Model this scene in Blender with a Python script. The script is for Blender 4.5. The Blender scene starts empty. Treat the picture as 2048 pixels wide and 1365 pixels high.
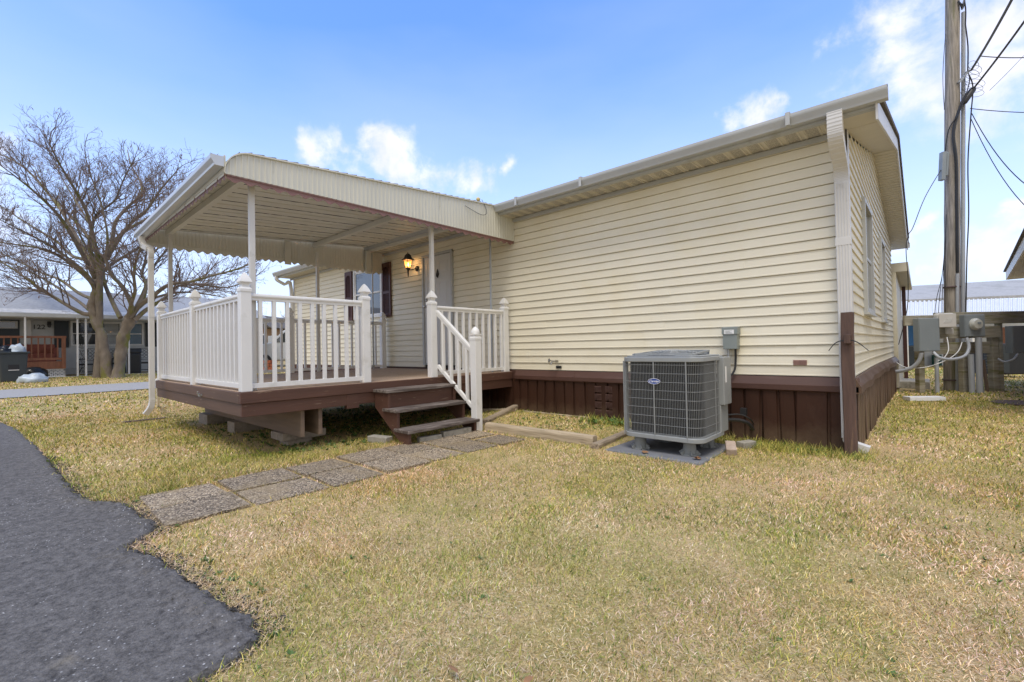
import bpy, bmesh, math, random
import numpy as np
from mathutils import Vector, Matrix, noise
random.seed(7); RNG = np.random.default_rng(11)
rad = math.radians
SC = bpy.context.scene; COL = SC.collection
# ------------------------------------------------------------------ camera
FPX, YAW, PITCH, ROLL = 924.08, -0.733477, 0.013288, -0.019714
_F = Vector((math.sin(YAW)*math.cos(PITCH), math.cos(YAW)*math.cos(PITCH), math.sin(PITCH)))
_R0 = Vector((math.cos(YAW), -math.sin(YAW), 0)); _U0 = _R0.cross(_F)
_R = _R0*math.cos(ROLL)+_U0*math.sin(ROLL); _U = _U0*math.cos(ROLL)-_R0*math.sin(ROLL)
cam = bpy.data.objects.new('camera', bpy.data.cameras.new('camera')); COL.objects.link(cam)
cam.matrix_world = Matrix(((_R.x,_U.x,-_F.x,0),(_R.y,_U.y,-_F.y,0),(_R.z,_U.z,-_F.z,0),(0,0,0,1)))
cam.data.sensor_width = 36; cam.data.lens = 36*FPX/2048
cam.data.clip_start = .05; cam.data.clip_end = 3000
SC.camera = cam
_FH = Vector((math.sin(YAW), math.cos(YAW), 0))
def ray(px, py): return _R*((px-1024)/FPX) - _U*((py-682.5)/FPX) + _F
def P(px, py, d):
    r = ray(px, py); return r*(d/r.dot(_FH))
def dirn(px, py): return ray(px, py).normalized()
# ------------------------------------------------------------------ sky and sun
SUN_FROM = Vector((.22, -.38, 1.0)).normalized()
el = math.asin(SUN_FROM.z); az = math.atan2(SUN_FROM.x, SUN_FROM.y)
W = bpy.data.worlds.new("World"); SC.world = W; W.use_nodes = True
nt = W.node_tree; N = nt.nodes; L = nt.links; N.clear()
def nn(t, **k):
    n = N.new(t)
    for a, b in k.items(): setattr(n, a, b)
    return n
def mth(op, a, b=None, c=None, clamp=False):
    n = nn('ShaderNodeMath', operation=op, use_clamp=clamp)
    for i, x in enumerate((a, b, c)):
        if x is None: continue
        if isinstance(x, (int, float)): n.inputs[i].default_value = x
        else: L.new(x, n.inputs[i])
    return n.outputs[0]
out = nn('ShaderNodeOutputWorld'); bg = nn('ShaderNodeBackground'); L.new(bg.outputs[0], out.inputs[0])
sky = nn('ShaderNodeTexSky', sky_type='NISHITA'); sky.sun_disc = False
sky.sun_elevation = el; sky.sun_rotation = az; sky.air_density = 1.0; sky.dust_density = .6; sky.ozone_density = 2.5
bg.inputs[1].default_value = .15
tc = nn('ShaderNodeTexCoord'); vn = nn('ShaderNodeVectorMath', operation='NORMALIZE'); L.new(tc.outputs['Generated'], vn.inputs[0])
sep = nn('ShaderNodeSeparateXYZ'); L.new(vn.outputs[0], sep.inputs[0])
tint = nn('ShaderNodeMix', data_type='RGBA', blend_type='MULTIPLY'); tint.inputs[0].default_value = 1
L.new(sky.outputs[0], tint.inputs[6]); tint.inputs[7].default_value = (1.08, 1.40, 1.84, 1)
# thin veil that whitens towards the horizon
nz0 = nn('ShaderNodeTexNoise'); nz0.inputs['Scale'].default_value = 2.2; nz0.inputs['Detail'].default_value = 4
mp = nn('ShaderNodeMapping'); mp.inputs['Scale'].default_value = (1, 1, 3.2); L.new(vn.outputs[0], mp.inputs[0]); L.new(mp.outputs[0], nz0.inputs['Vector'])
veil = mth('SUBTRACT', 1.0, mth('DIVIDE', mth('MAXIMUM', sep.outputs[2], 0), .62), clamp=True)
veil = mth('POWER', veil, 1.3)
veil = mth('ADD', mth('MULTIPLY', veil, .93), mth('MULTIPLY', mth('SUBTRACT', nz0.outputs[0], .5), .30), clamp=True)
mv = nn('ShaderNodeMix', data_type='RGBA'); L.new(veil, mv.inputs[0]); L.new(tint.outputs[2], mv.inputs[6]); mv.inputs[7].default_value = (5.2, 5.6, 6.9, 1)
# cumulus patches at given directions of the sky
nz = nn('ShaderNodeTexNoise'); nz.inputs['Scale'].default_value = 11; nz.inputs['Detail'].default_value = 9; nz.inputs['Roughness'].default_value = .58; nz.inputs['Distortion'].default_value = .25
L.new(vn.outputs[0], nz.inputs['Vector'])
blobs = [(2030,50,.14),(1890,85,.12),(1800,60,.08),(1765,95,.04),(1940,150,.085),(2060,140,.12),(1500,240,.05),(1545,225,.042),(1455,250,.036),
         (655,308,.05),(690,298,.042),(765,312,.05),(825,328,.062),(890,348,.06),(945,365,.05),(800,335,.05),(1830,480,.04),(1960,505,.055),(2040,470,.045),(1890,445,.03),(2060,420,.03),
         (960,345,.03),(1010,335,.03),(2300,300,.12),(-250,380,.16)]
wz = nn('ShaderNodeTexNoise'); wz.inputs['Scale'].default_value = 6.5; wz.inputs['Detail'].default_value = 7; wz.inputs['Roughness'].default_value = .6; L.new(vn.outputs[0], wz.inputs['Vector'])
w1 = nn('ShaderNodeVectorMath', operation='SUBTRACT'); L.new(wz.outputs['Color'], w1.inputs[0]); w1.inputs[1].default_value = (.5,.5,.5)
w2 = nn('ShaderNodeVectorMath', operation='MULTIPLY'); L.new(w1.outputs[0], w2.inputs[0]); w2.inputs[1].default_value = (.20,.20,.11)
wv = nn('ShaderNodeVectorMath', operation='ADD'); L.new(vn.outputs[0], wv.inputs[0]); L.new(w2.outputs[0], wv.inputs[1])
acc = None
for (bx, by, br) in blobs:
    d = dirn(bx, by)
    vd = nn('ShaderNodeVectorMath', operation='DISTANCE'); L.new(wv.outputs[0], vd.inputs[0]); vd.inputs[1].default_value = d
    v = mth('SUBTRACT', 1.0, mth('DIVIDE', vd.outputs['Value'], br*1.35), clamp=True)
    acc = v if acc is None else mth('MAXIMUM', acc, v)
cl = mth('ADD', mth('MULTIPLY', acc, 1.0), mth('MULTIPLY', mth('SUBTRACT', nz.outputs[0], .5), 2.6))
cl = mth('MULTIPLY', mth('SUBTRACT', cl, .18), 1.15, clamp=True)
cl = mth('MULTIPLY', cl, mth('MULTIPLY', acc, 3.2, clamp=True))
sm = nn('ShaderNodeMapRange', interpolation_type='SMOOTHSTEP'); L.new(cl, sm.inputs[0]); cl = sm.outputs[0]
nz2 = nn('ShaderNodeTexNoise'); nz2.inputs['Scale'].default_value = 13; nz2.inputs['Detail'].default_value = 5; L.new(vn.outputs[0], nz2.inputs['Vector'])
cc = nn('ShaderNodeMix', data_type='RGBA'); L.new(mth('MULTIPLY', mth('SUBTRACT', nz2.outputs[0], .35), 2.6, clamp=True), cc.inputs[0])
cc.inputs[6].default_value = (5.3, 5.3, 6.1, 1); cc.inputs[7].default_value = (6.9, 6.7, 6.9, 1)
mc = nn('ShaderNodeMix', data_type='RGBA'); L.new(mth('MULTIPLY', cl, .86), mc.inputs[0]); L.new(mv.outputs[2], mc.inputs[6]); L.new(cc.outputs[2], mc.inputs[7])
# unseen white cloud bank, added behind the viewer as neutral fill light
back = nn('ShaderNodeVectorMath', operation='DOT_PRODUCT'); L.new(vn.outputs[0], back.inputs[0]); back.inputs[1].default_value = (.60, -.70, .10)
bm_ = mth('ADD', mth('MULTIPLY', mth('SUBTRACT', back.outputs['Value'], .05), 2.2), mth('MULTIPLY', mth('SUBTRACT', nz0.outputs[0], .5), 1.2), clamp=True)
mb_ = nn('ShaderNodeMix', data_type='RGBA'); L.new(bm_, mb_.inputs[0]); L.new(mc.outputs[2], mb_.inputs[6]); mb_.inputs[7].default_value = (4.5, 4.45, 4.5, 1)
L.new(mb_.outputs[2], bg.inputs[0])
sl = bpy.data.lights.new('sun', 'SUN'); sl.energy = 2.0; sl.angle = rad(28); sl.color = (1, .94, .85)
so = bpy.data.objects.new('sun', sl); COL.objects.link(so); so.rotation_euler = SUN_FROM.to_track_quat('Z', 'Y').to_euler()
SC.view_settings.view_transform = 'Standard'; SC.view_settings.look = 'None'; SC.view_settings.exposure = .34; SC.view_settings.gamma = 1
# ------------------------------------------------------------------ materials
def mat(name, c, rough=.6, var=.12, scale=6, stretch=(1,1,1), bump=0, bscale=40, metal=0, dirt=None, dscale=2, dthr=.55, dsoft=.12, spec=.5, c2=None, c2s=None, glow=None, coat=0, trans=0, splash=None):
    m = bpy.data.materials.new(name); m.use_nodes = True; t = m.node_tree; n = t.nodes; l = t.links
    b = n['Principled BSDF']; b.inputs['Roughness'].default_value = rough; b.inputs['Metallic'].default_value = metal
    b.inputs['Specular IOR Level'].default_value = spec
    if coat: b.inputs['Coat Weight'].default_value = coat
    if trans: b.inputs['Transmission Weight'].default_value = trans
    co = n.new('ShaderNodeTexCoord'); ma = n.new('ShaderNodeMapping'); ma.inputs['Scale'].default_value = stretch; l.new(co.outputs['Object'], ma.inputs[0])
    no = n.new('ShaderNodeTexNoise'); no.inputs['Scale'].default_value = scale; no.inputs['Detail'].default_value = 6; l.new(ma.outputs[0], no.inputs['Vector'])
    r = n.new('ShaderNodeMapRange'); r.inputs[1].default_value = .25; r.inputs[2].default_value = .75; l.new(no.outputs[0], r.inputs[0])
    mx = n.new('ShaderNodeMix'); mx.data_type = 'RGBA'; l.new(r.outputs[0], mx.inputs[0])
    a = c; bb = c2 if c2 else tuple(min(1, x*(1+var)) for x in c); aa = a if c2 else tuple(x*(1-var) for x in c)
    mx.inputs[6].default_value = (*aa, 1); mx.inputs[7].default_value = (*bb, 1); cur = mx.outputs[2]
    if c2s is not None: no.inputs['Scale'].default_value = c2s
    if dirt:
        n2 = n.new('ShaderNodeTexNoise'); n2.inputs['Scale'].default_value = dscale; n2.inputs['Detail'].default_value = 9; n2.inputs['Roughness'].default_value = .65; l.new(ma.outputs[0], n2.inputs['Vector'])
        r2 = n.new('ShaderNodeMapRange'); r2.inputs[1].default_value = dthr; r2.inputs[2].default_value = dthr+dsoft; l.new(n2.outputs[0], r2.inputs[0])
        m2 = n.new('ShaderNodeMix'); m2.data_type = 'RGBA'; l.new(r2.outputs[0], m2.inputs[0]); l.new(cur, m2.inputs[6]); m2.inputs[7].default_value = (*dirt, 1); cur = m2.outputs[2]
    if splash:
        sz = n.new('ShaderNodeSeparateXYZ'); l.new(co.outputs['Object'], sz.inputs[0])
        n5 = n.new('ShaderNodeTexNoise'); n5.inputs['Scale'].default_value = 5; n5.inputs['Detail'].default_value = 8; n5.inputs['Roughness'].default_value = .7; l.new(co.outputs['Object'], n5.inputs['Vector'])
        a5 = n.new('ShaderNodeMath'); a5.operation = 'MULTIPLY_ADD'; l.new(n5.outputs[0], a5.inputs[0]); a5.inputs[1].default_value = (splash[1]-splash[0])*1.6; l.new(sz.outputs[2], a5.inputs[2])
        r5 = n.new('ShaderNodeMapRange'); r5.inputs[1].default_value = splash[1]+(splash[1]-splash[0])*.8; r5.inputs[2].default_value = splash[0]+(splash[1]-splash[0])*.5; r5.inputs[4].default_value = splash[3]; l.new(a5.outputs[0], r5.inputs[0])
        m5 = n.new('ShaderNodeMix'); m5.data_type = 'RGBA'; l.new(r5.outputs[0], m5.inputs[0]); l.new(cur, m5.inputs[6]); m5.inputs[7].default_value = (*splash[2], 1); cur = m5.outputs[2]
    l.new(cur, b.inputs['Base Color'])
    if bump:
        n3 = n.new('ShaderNodeTexNoise'); n3.inputs['Scale'].default_value = bscale; n3.inputs['Detail'].default_value = 5; l.new(ma.outputs[0], n3.inputs['Vector'])
        bp = n.new('ShaderNodeBump'); bp.inputs['Strength'].default_value = bump; bp.inputs['Distance'].default_value = .01; l.new(n3.outputs[0], bp.inputs['Height']); l.new(bp.outputs[0], b.inputs['Normal'])
    if glow: b.inputs['Emission Color'].default_value = (*glow[0], 1); b.inputs['Emission Strength'].default_value = glow[1]
    return m
M = {}
M['siding'] = mat('cream_vinyl', (.82,.77,.625), .5, .04, 1.2, bump=.05, bscale=60, dirt=(.77,.69,.48), dscale=.9, dthr=.5, dsoft=.3, splash=(.70,1.0,(.55,.49,.38),.35))
M['gsiding'] = mat('cream_vinyl_weathered', (.76,.71,.56), .55, .06, 1.2, stretch=(1,1,.5), bump=.05, dirt=(.62,.60,.50), dscale=2.5, dthr=.52, dsoft=.2)
M['white'] = mat('white_vinyl', (.78,.775,.765), .38, .03, 3, dirt=(.64,.63,.59), dscale=5, dthr=.57, dsoft=.15)
M['wmetal'] = mat('white_painted_aluminium', (.66,.65,.63), .42, .05, 3, dirt=(.48,.47,.43), dscale=5, dthr=.60, dsoft=.15, stretch=(1,1,1))
M['gmetal'] = mat('grey_white_gutter_metal', (.47,.485,.49), .4, .06, 2.5, dirt=(.38,.37,.33), dscale=4, dthr=.60, dsoft=.15)
M['soffit'] = mat('almond_soffit', (.66,.62,.52), .55, .04, 3)
M['perf'] = mat('perforated_soffit', (.47,.44,.375), .7, .55, 90)
M['awn'] = mat('ivory_awning_metal', (.64,.63,.55), .45, .06, 3, stretch=(1,1,.25), dirt=(.45,.44,.36), dscale=6, dthr=.6, dsoft=.15)
M['awnin'] = mat('almond_awning_underside', (.69,.68,.62), .5, .05, 3)
M['rose'] = mat('dusty_rose_trim', (.25,.135,.118), .55, .12, 6)
M['brown'] = mat('brown_skirting_metal', (.046,.019,.011), .6, .2, 2, stretch=(1,1,.4), bump=.15, bscale=300, dirt=(.07,.036,.025), dscale=3, dthr=.56, dsoft=.2, spec=.25, splash=(-.05,.22,(.17,.12,.075),.7))
M['brown2'] = mat('brown_belt_metal', (.08,.036,.026), .6, .12, 2, stretch=(.5,.5,2), dirt=(.11,.062,.05), dscale=3, dthr=.56, dsoft=.2)
M['gbrown'] = mat('weathered_brown_skirting', (.12,.075,.052), .45, .18, 2, stretch=(1,1,.4), dirt=(.19,.13,.10), dscale=3, dthr=.55, dsoft=.2)
M['shutter'] = mat('maroon_shutter', (.085,.035,.03), .45, .08, 5)
M['deckp'] = mat('brown_painted_wood', (.095,.044,.030), .6, .2, 4, stretch=(1,.25,3), bump=.25, bscale=30, dirt=(.24,.16,.11), dscale=14, dthr=.63, dsoft=.05)
M['deckp2'] = mat('brown_painted_wood_side', (.115,.065,.043), .6, .2, 4, stretch=(.25,1,3), bump=.25, bscale=30, dirt=(.26,.18,.12), dscale=14, dthr=.63, dsoft=.05)
M['tread'] = mat('worn_brown_tread', (.088,.068,.058), .7, .3, 5, stretch=(4,.5,4), bump=.5, bscale=25, dirt=(.22,.185,.165), dscale=6, dthr=.48, dsoft=.12)
M['joist'] = mat('aged_joist_wood', (.19,.135,.10), .75, .25, 4, stretch=(.3,1,3), bump=.3, bscale=20)
M['carpet'] = mat('tan_outdoor_carpet', (.47,.34,.24), .95, .3, 90, bump=.8, bscale=220, dirt=(.50,.41,.33), dscale=2, dthr=.55, dsoft=.2)
M['timber'] = mat('grey_weathered_timber', (.42,.34,.235), .85, .3, 5, stretch=(.4,4,4), bump=.8, bscale=12, dirt=(.14,.10,.065), dscale=3, dthr=.58, dsoft=.1)
M['timber2'] = mat('grey_weathered_timber_cross', (.33,.265,.19), .85, .3, 5, stretch=(4,.4,4), bump=.8, bscale=12, dirt=(.10,.075,.05), dscale=3, dthr=.56, dsoft=.1)
M['post4'] = mat('weathered_brown_post', (.105,.062,.048), .75, .3, 5, stretch=(4,4,.4), bump=.8, bscale=14, dirt=(.24,.15,.085), dscale=2.2, dthr=.60, dsoft=.08)
M['concrete'] = mat('concrete', (.33,.31,.27), .9, .2, 12, bump=.7, bscale=60, dirt=(.19,.18,.15), dscale=7, dthr=.55, dsoft=.15)
M['blockc'] = mat('dusty_block', (.30,.25,.20), .9, .2, 12, bump=.6, bscale=50, dirt=(.17,.14,.11), dscale=7, dthr=.55, dsoft=.15)
M['pad'] = mat('grey_plastic_pad', (.17,.175,.19), .7, .15, 8, bump=.2, bscale=30, dirt=(.25,.24,.22), dscale=5, dthr=.56, dsoft=.2)
M['acg'] = mat('grey_painted_steel', (.29,.305,.31), .42, .06, 5, dirt=(.27,.26,.24), dscale=7, dthr=.6, dsoft=.2)
M['acw'] = mat('grey_guard_wire', (.25,.26,.265), .4, .08, 9)
M['acd'] = mat('dark_coil', (.014,.015,.017), .6, .3, 40, stretch=(1,1,.05))
M['leg'] = mat('grey_plastic_riser', (.25,.26,.255), .65, .1, 6)
M['blue'] = mat('blue_badge', (.015,.06,.33), .3, .02, 5)
M['wtext'] = mat('white_lettering', (.85,.85,.85), .4, .02, 5)
M['black'] = mat('black_metal', (.018,.018,.02), .4, .15, 8)
M['dark'] = mat('dark_void', (.02,.02,.022), .8, .1, 5)
M['rubber'] = mat('black_cable', (.022,.022,.024), .5, .1, 8)
M['amber'] = mat('lit_amber_glass', (.8,.45,.15), .3, .05, 20, glow=((1,.45,.13), .45))
M['bulb'] = mat('lit_bulb', (1,.8,.5), .3, .02, 20, glow=((1,.66,.30), 9))
M['door'] = mat('white_door', (.62,.63,.64), .4, .03, 3)
M['nickel'] = mat('brushed_nickel', (.45,.44,.42), .3, .05, 10, metal=1)
M['galv'] = mat('galvanised_pipe', (.42,.44,.46), .4, .1, 8, metal=.7)
M['ebox'] = mat('grey_enamel_box', (.25,.285,.31), .45, .06, 3, dirt=(.33,.35,.36), dscale=3, dthr=.56, dsoft=.2)
M['ebox2'] = mat('grey_green_disconnect', (.24,.27,.26), .45, .05, 5)
M['pvc'] = mat('grey_pvc', (.42,.45,.50), .5, .06, 4)
M['pole'] = mat('weathered_pole_wood', (.31,.275,.235), .85, .55, 9, stretch=(3,3,.22), bump=1, bscale=18, dirt=(.15,.145,.075), dscale=1.3, dthr=.55, dsoft=.1)
M['rack'] = mat('mossy_rack_board', (.34,.315,.25), .85, .3, 5, stretch=(.5,.5,4), bump=.8, bscale=12, dirt=(.19,.19,.08), dscale=2.0, dthr=.52, dsoft=.12)
M['shingle'] = mat('grey_brown_shingle', (.13,.115,.10), .9, .25, 30, bump=.6, bscale=60, dirt=(.07,.065,.06), dscale=5, dthr=.55, dsoft=.1)
M['froof'] = mat('pale_grey_shingle', (.38,.38,.38), .85, .15, 10, bump=.4, bscale=40, dirt=(.30,.30,.29), dscale=1.2, dthr=.5, dsoft=.2)
M['groof'] = mat('grey_blue_shingle_roof', (.30,.31,.33), .85, .15, 10, bump=.4, bscale=40)
M['proof'] = mat('stained_porch_roof', (.45,.44,.42), .7, .2, 3, stretch=(.5,2,1), dirt=(.20,.18,.16), dscale=2.2, dthr=.56, dsoft=.08)
M['cor'] = mat('white_corrugated_metal', (.68,.70,.72), .4, .06, 3)
M['hsid'] = mat('grey_white_siding', (.55,.56,.55), .6, .06, 3)
M['hsid2'] = mat('light_blue_white_siding', (.55,.58,.62), .6, .06, 3)
M['tan'] = mat('tan_siding', (.42,.27,.17), .7, .08, 4)
M['navy'] = mat('dark_slate_shutter', (.022,.03,.038), .5, .08, 5)
M['redwood'] = mat('reddish_stained_wood', (.21,.085,.045), .7, .25, 6, stretch=(3,3,.5), bump=.3)
M['cushion'] = mat('faded_red_cushion', (.27,.085,.06), .9, .2, 12, bump=.4)
M['bin'] = mat('dark_green_grey_bin', (.032,.04,.043), .5, .12, 5)
M['bag'] = mat('black_plastic_bag', (.012,.014,.016), .28, .2, 8, bump=.8, bscale=14)
M['wbag'] = mat('pale_blue_plastic_bag', (.46,.53,.60), .35, .15, 8, bump=.6, bscale=14)
M['iron'] = mat('black_wrought_iron', (.015,.015,.016), .4, .1, 8)
M['bluep'] = mat('blue_panel', (.015,.16,.48), .5, .05, 5)
M['bark'] = mat('mossy_grey_bark', (.20,.165,.13), .9, .3, 7, stretch=(1,1,.5), bump=1, bscale=16, dirt=(.17,.165,.04), dscale=2.2, dthr=.50, dsoft=.1)
M['twig'] = mat('brown_twig', (.175,.13,.105), .85, .25, 6)
M['pod'] = mat('dry_seed_pod', (.17,.08,.045), .8, .3, 10)
M['brick'] = mat('orange_red_brick', (.33,.10,.05), .9, .3, 9, bump=.5, bscale=40)
M['paleb'] = mat('pale_broken_brick', (.42,.33,.27), .9, .2, 14, bump=.6, bscale=50)
M['foam'] = mat('white_board', (.75,.76,.78), .6, .05, 10)
M['rustm'] = mat('rusty_cover', (.12,.085,.085), .8, .25, 14, bump=.5)
M['vanp'] = mat('silver_van_paint', (.55,.58,.62), .3, .03, 4)
M['stain'] = mat('dull_rose_patch', (.32,.19,.16), .7, .2, 20)
M['leaf'] = mat('dry_leaf', (.30,.16,.075), .8, .3, 20)
M['weed'] = mat('green_weed_leaf', (.075,.14,.03), .7, .35, 12)
def glassm(name, c, rough=.06):
    m = mat(name, c, rough, .1, 3, spec=.9); m.node_tree.nodes['Principled BSDF'].inputs['Coat Weight'].default_value = .6; return m
M['glass'] = glassm('window_glass', (.045,.05,.055), .03); M['glassb'] = glassm('bluish_window_glass', (.03,.075,.11))
# ------------------------------------------------------------------ mesh helpers
ORIG = {}
class MB:
    def __init__(s, T=None): s.v = []; s.f = []; s.T = T
    def add(s, vs, fs):
        o = len(s.v); s.v += [tuple(v) for v in vs]; s.f += [tuple(i+o for i in f) for f in fs]; return s
    def box(s, x0, y0, z0, x1, y1, z1):
        vs = [(x, y, z) for z in (z0, z1) for y in (y0, y1) for x in (x0, x1)]
        return s.add(vs, [(0,2,3,1),(4,5,7,6),(0,1,5,4),(2,6,7,3),(0,4,6,2),(1,3,7,5)])
    def obox(s, c, h, ux, uy, uz):
        c = Vector(c); vs = [c+ux*(a*h[0])+uy*(b*h[1])+uz*(d*h[2]) for d in (-1,1) for b in (-1,1) for a in (-1,1)]
        return s.add(vs, [(0,2,3,1),(4,5,7,6),(0,1,5,4),(2,6,7,3),(0,4,6,2),(1,3,7,5)])
    def beam(s, p, q, w, h, up=Vector((0,0,1))):
        p, q = Vector(p), Vector(q); d = (q-p); l = d.length; d.normalize(); sd = d.cross(up).normalized(); u = sd.cross(d)
        return s.obox((p+q)/2, (l/2, w/2, h/2), d, sd, u)
    def prism(s, prof, axis, a, b, cap=True, closed=True):
        n = len(prof)
        def pt(p, t): return {'x': (t, p[0], p[1]), 'y': (p[0], t, p[1]), 'z': (p[0], p[1], t)}[axis]
        vs = [pt(p, a) for p in prof]+[pt(p, b) for p in prof]
        fs = [(i, (i+1) % n, n+(i+1) % n, n+i) for i in range(n if closed else n-1)]
        if cap and closed: fs += [tuple(range(n))[::-1], tuple(range(n, 2*n))]
        return s.add(vs, fs)
    def tube(s, pts, r, n=8, cap=True):
        pts = [Vector(p) for p in pts]; m = len(pts); rs = r if isinstance(r, (list, tuple)) else [r]*m
        vs = []; prev = None
        for i, p in enumerate(pts):
            d = (pts[min(i+1, m-1)]-pts[max(i-1, 0)])
            d = d.normalized() if d.length > 1e-9 else Vector((0,0,1))
            if prev is None:
                a = Vector((0,0,1)) if abs(d.z) < .9 else Vector((1,0,0)); u = d.cross(a).normalized()
            else:
                u = (prev-d*prev.dot(d)); u = u.normalized() if u.length > 1e-6 else d.orthogonal().normalized()
            prev = u; w = d.cross(u)
            for k in range(n):
                t = 2*math.pi*k/n; vs.append(p+(u*math.cos(t)+w*math.sin(t))*rs[i])
        fs = [(i*n+k, i*n+(k+1) % n, (i+1)*n+(k+1) % n, (i+1)*n+k) for i in range(m-1) for k in range(n)]
        if cap: fs += [tuple(range(n))[::-1], tuple((m-1)*n+k for k in range(n))]
        return s.add(vs, fs)
    def lathe(s, c, prof, n=24, rot=0, axis=None):
        c = Vector(c); ax = (axis or Vector((0,0,1))).normalized(); u = ax.orthogonal().normalized() if axis else Vector((1,0,0)); w = ax.cross(u)
        vs = []; m = len(prof)
        for (r, z) in prof:
            for k in range(n):
                t = 2*math.pi*k/n+rot; vs.append(c+(u*math.cos(t)+w*math.sin(t))*r+ax*z)
        fs = [(i*n+k, i*n+(k+1) % n, (i+1)*n+(k+1) % n, (i+1)*n+k) for i in range(m-1) for k in range(n)]
        fs += [tuple(range(n))[::-1], tuple((m-1)*n+k for k in range(n))]
        return s.add(vs, fs)
    def grid(s, fn, nu, nv):
        vs = [fn(i/nu, j/nv) for j in range(nv+1) for i in range(nu+1)]
        return s.add(vs, [(j*(nu+1)+i, j*(nu+1)+i+1, (j+1)*(nu+1)+i+1, (j+1)*(nu+1)+i) for j in range(nv) for i in range(nu)])
    def build(s, name, m, parent=None, bevel=0, smooth=False, loc=None, solid=0, fix=True):
        o0 = Vector(ORIG[parent.name]) if parent else Vector(loc or (0,0,0))
        vs = [Vector(v) for v in s.v]
        if s.T: vs = [s.T @ v for v in vs]
        me = bpy.data.meshes.new(name); me.from_pydata([tuple(v-o0) for v in vs], [], s.f); me.validate()
        if fix:
            bm = bmesh.new(); bm.from_mesh(me); bmesh.ops.recalc_face_normals(bm, faces=bm.faces); bm.to_mesh(me); bm.free()
        if smooth:
            me.polygons.foreach_set('use_smooth', [True]*len(me.polygons))
            try: me.set_sharp_from_angle(angle=rad(40))
            except Exception: pass
        me.materials.append(M[m] if isinstance(m, str) else m)
        o = bpy.data.objects.new(name, me); COL.objects.link(o)
        if parent: o.parent = parent
        else: o.location = o0
        if solid: md = o.modifiers.new('solid', 'SOLIDIFY'); md.thickness = solid; md.offset = 0
        if bevel:
            md = o.modifiers.new('bevel', 'BEVEL'); md.width = bevel; md.segments = 2; md.limit_method = 'ANGLE'; md.angle_limit = rad(40)
        ORIG[o.name] = tuple(o0)
        return o
def tag(o, label=None, cat=None, group=None, kind=None):
    if label: o['label'] = label
    if cat: o['category'] = cat
    if group: o['group'] = group
    if kind: o['kind'] = kind
    return o
def thing(name, loc, label, cat, group=None):
    o = bpy.data.objects.new(name, None); COL.objects.link(o); o.location = loc; o.empty_display_size = .1; ORIG[o.name] = tuple(loc)
    return tag(o, label, cat, group)
def dup(o, off, parent=None):
    c = o.copy(); COL.objects.link(c)
    if parent: c.parent = parent
    c.location = Vector(o.location)+Vector(off)
    ORIG[c.name] = tuple(Vector(ORIG[o.name])+Vector(off))
    for ch in list(o.children):
        d = ch.copy(); COL.objects.link(d); d.parent = c; ORIG[d.name] = ORIG[c.name]
        for g in list(ch.children):
            e = g.copy(); COL.objects.link(e); e.parent = d; ORIG[e.name] = ORIG[c.name]
    return c
def text_mesh(name, body, size, Mw, m, parent=None, shear=0, extrude=.001, loc=(0,0,0)):
    cu = bpy.data.curves.new(name, 'FONT'); cu.body = body; cu.size = size; cu.shear = shear; cu.extrude = extrude; cu.align_x = 'CENTER'; cu.align_y = 'CENTER'; cu.offset = size*.012
    t = bpy.data.objects.new(name+'_tmp', cu); COL.objects.link(t); bpy.context.view_layer.update()
    me = bpy.data.meshes.new_from_object(t.evaluated_get(bpy.context.evaluated_depsgraph_get())); bpy.data.objects.remove(t)
    o0 = Vector(ORIG[parent.name]) if parent else Vector(loc)
    me.transform(Matrix.Translation(-o0) @ Mw); me.materials.clear(); me.materials.append(M[m])
    o = bpy.data.objects.new(name, me); COL.objects.link(o)
    if parent: o.parent = parent
    else: o.location = o0
    return o
def frame(o, ux, uy, uz):
    m = Matrix.Identity(4)
    for i, a in enumerate((ux, uy, uz)):
        for k in range(3): m[k][i] = a[k]
    for k in range(3): m[k][3] = o[k]
    return m
X_, Y_, Z_ = Vector((1,0,0)), Vector((0,1,0)), Vector((0,0,1))
# ------------------------------------------------------------------ ground
def gz(x, y):
    z = -1.15+.019*np.maximum(0, -np.asarray(x, float)-9)
    b = np.clip((np.asarray(x)+6.2)/.8, 0, 1)*np.clip((-2.72-np.asarray(x))/.4, 0, 1)*np.clip((np.asarray(y)-4.55)/.4, 0, 1)*np.clip((7-np.asarray(y)), 0, 1)
    return z+.075*b
def gzf(x, y): return float(gz(x, y))
DRV = [(-30,-6),(-18,-2.4),(-14,-.7),(-11.75,0),(-10.35,.206),(-8.335,.338),(-6.44,.399),(-5.24,.442),(-4.87,.497),(-4.71,.596),(-4.52,.66),(-4.1,.69),(-3.80,.715),(-3.70,.66),(-3.55,.50),(-3.40,.55),(-3.22,.61),(-2.83,.648),(-2.53,.678),(-2.32,.715),(-2.12,.733),(-2.0,.71),(-1.94,.62),(-1.91,.5),(-1.88,.3),(-1.86,0),(-1.8,-1.5)]
def drv_y(x):
    xs = [p[0] for p in DRV]; ys = [p[1] for p in DRV]
    return np.interp(x, xs, ys)
def inpoly(x, y, poly):
    ins = np.zeros(len(x), bool); j = len(poly)-1
    for i in range(len(poly)):
        xi, yi = poly[i]; xj, yj = poly[j]
        if yi != yj: ins ^= ((yi > y) != (yj > y)) & (x < (xj-xi)*(y-yi)/(yj-yi)+xi)
        j = i
    return ins
xs = np.unique(np.concatenate([np.linspace(-600,-40,12), np.arange(-40,-12,.5), np.arange(-12,6,.12), np.arange(6,30,1.), np.linspace(30,600,12)]))
ys = np.unique(np.concatenate([np.linspace(-600,-12,12), np.arange(-12,-1,.6), np.arange(-1,9,.12), np.arange(9,45,1.), np.linspace(45,600,12)]))
XX, YY = np.meshgrid(xs, ys); ZZ = gz(np.clip(XX,-60,99), YY)
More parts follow.
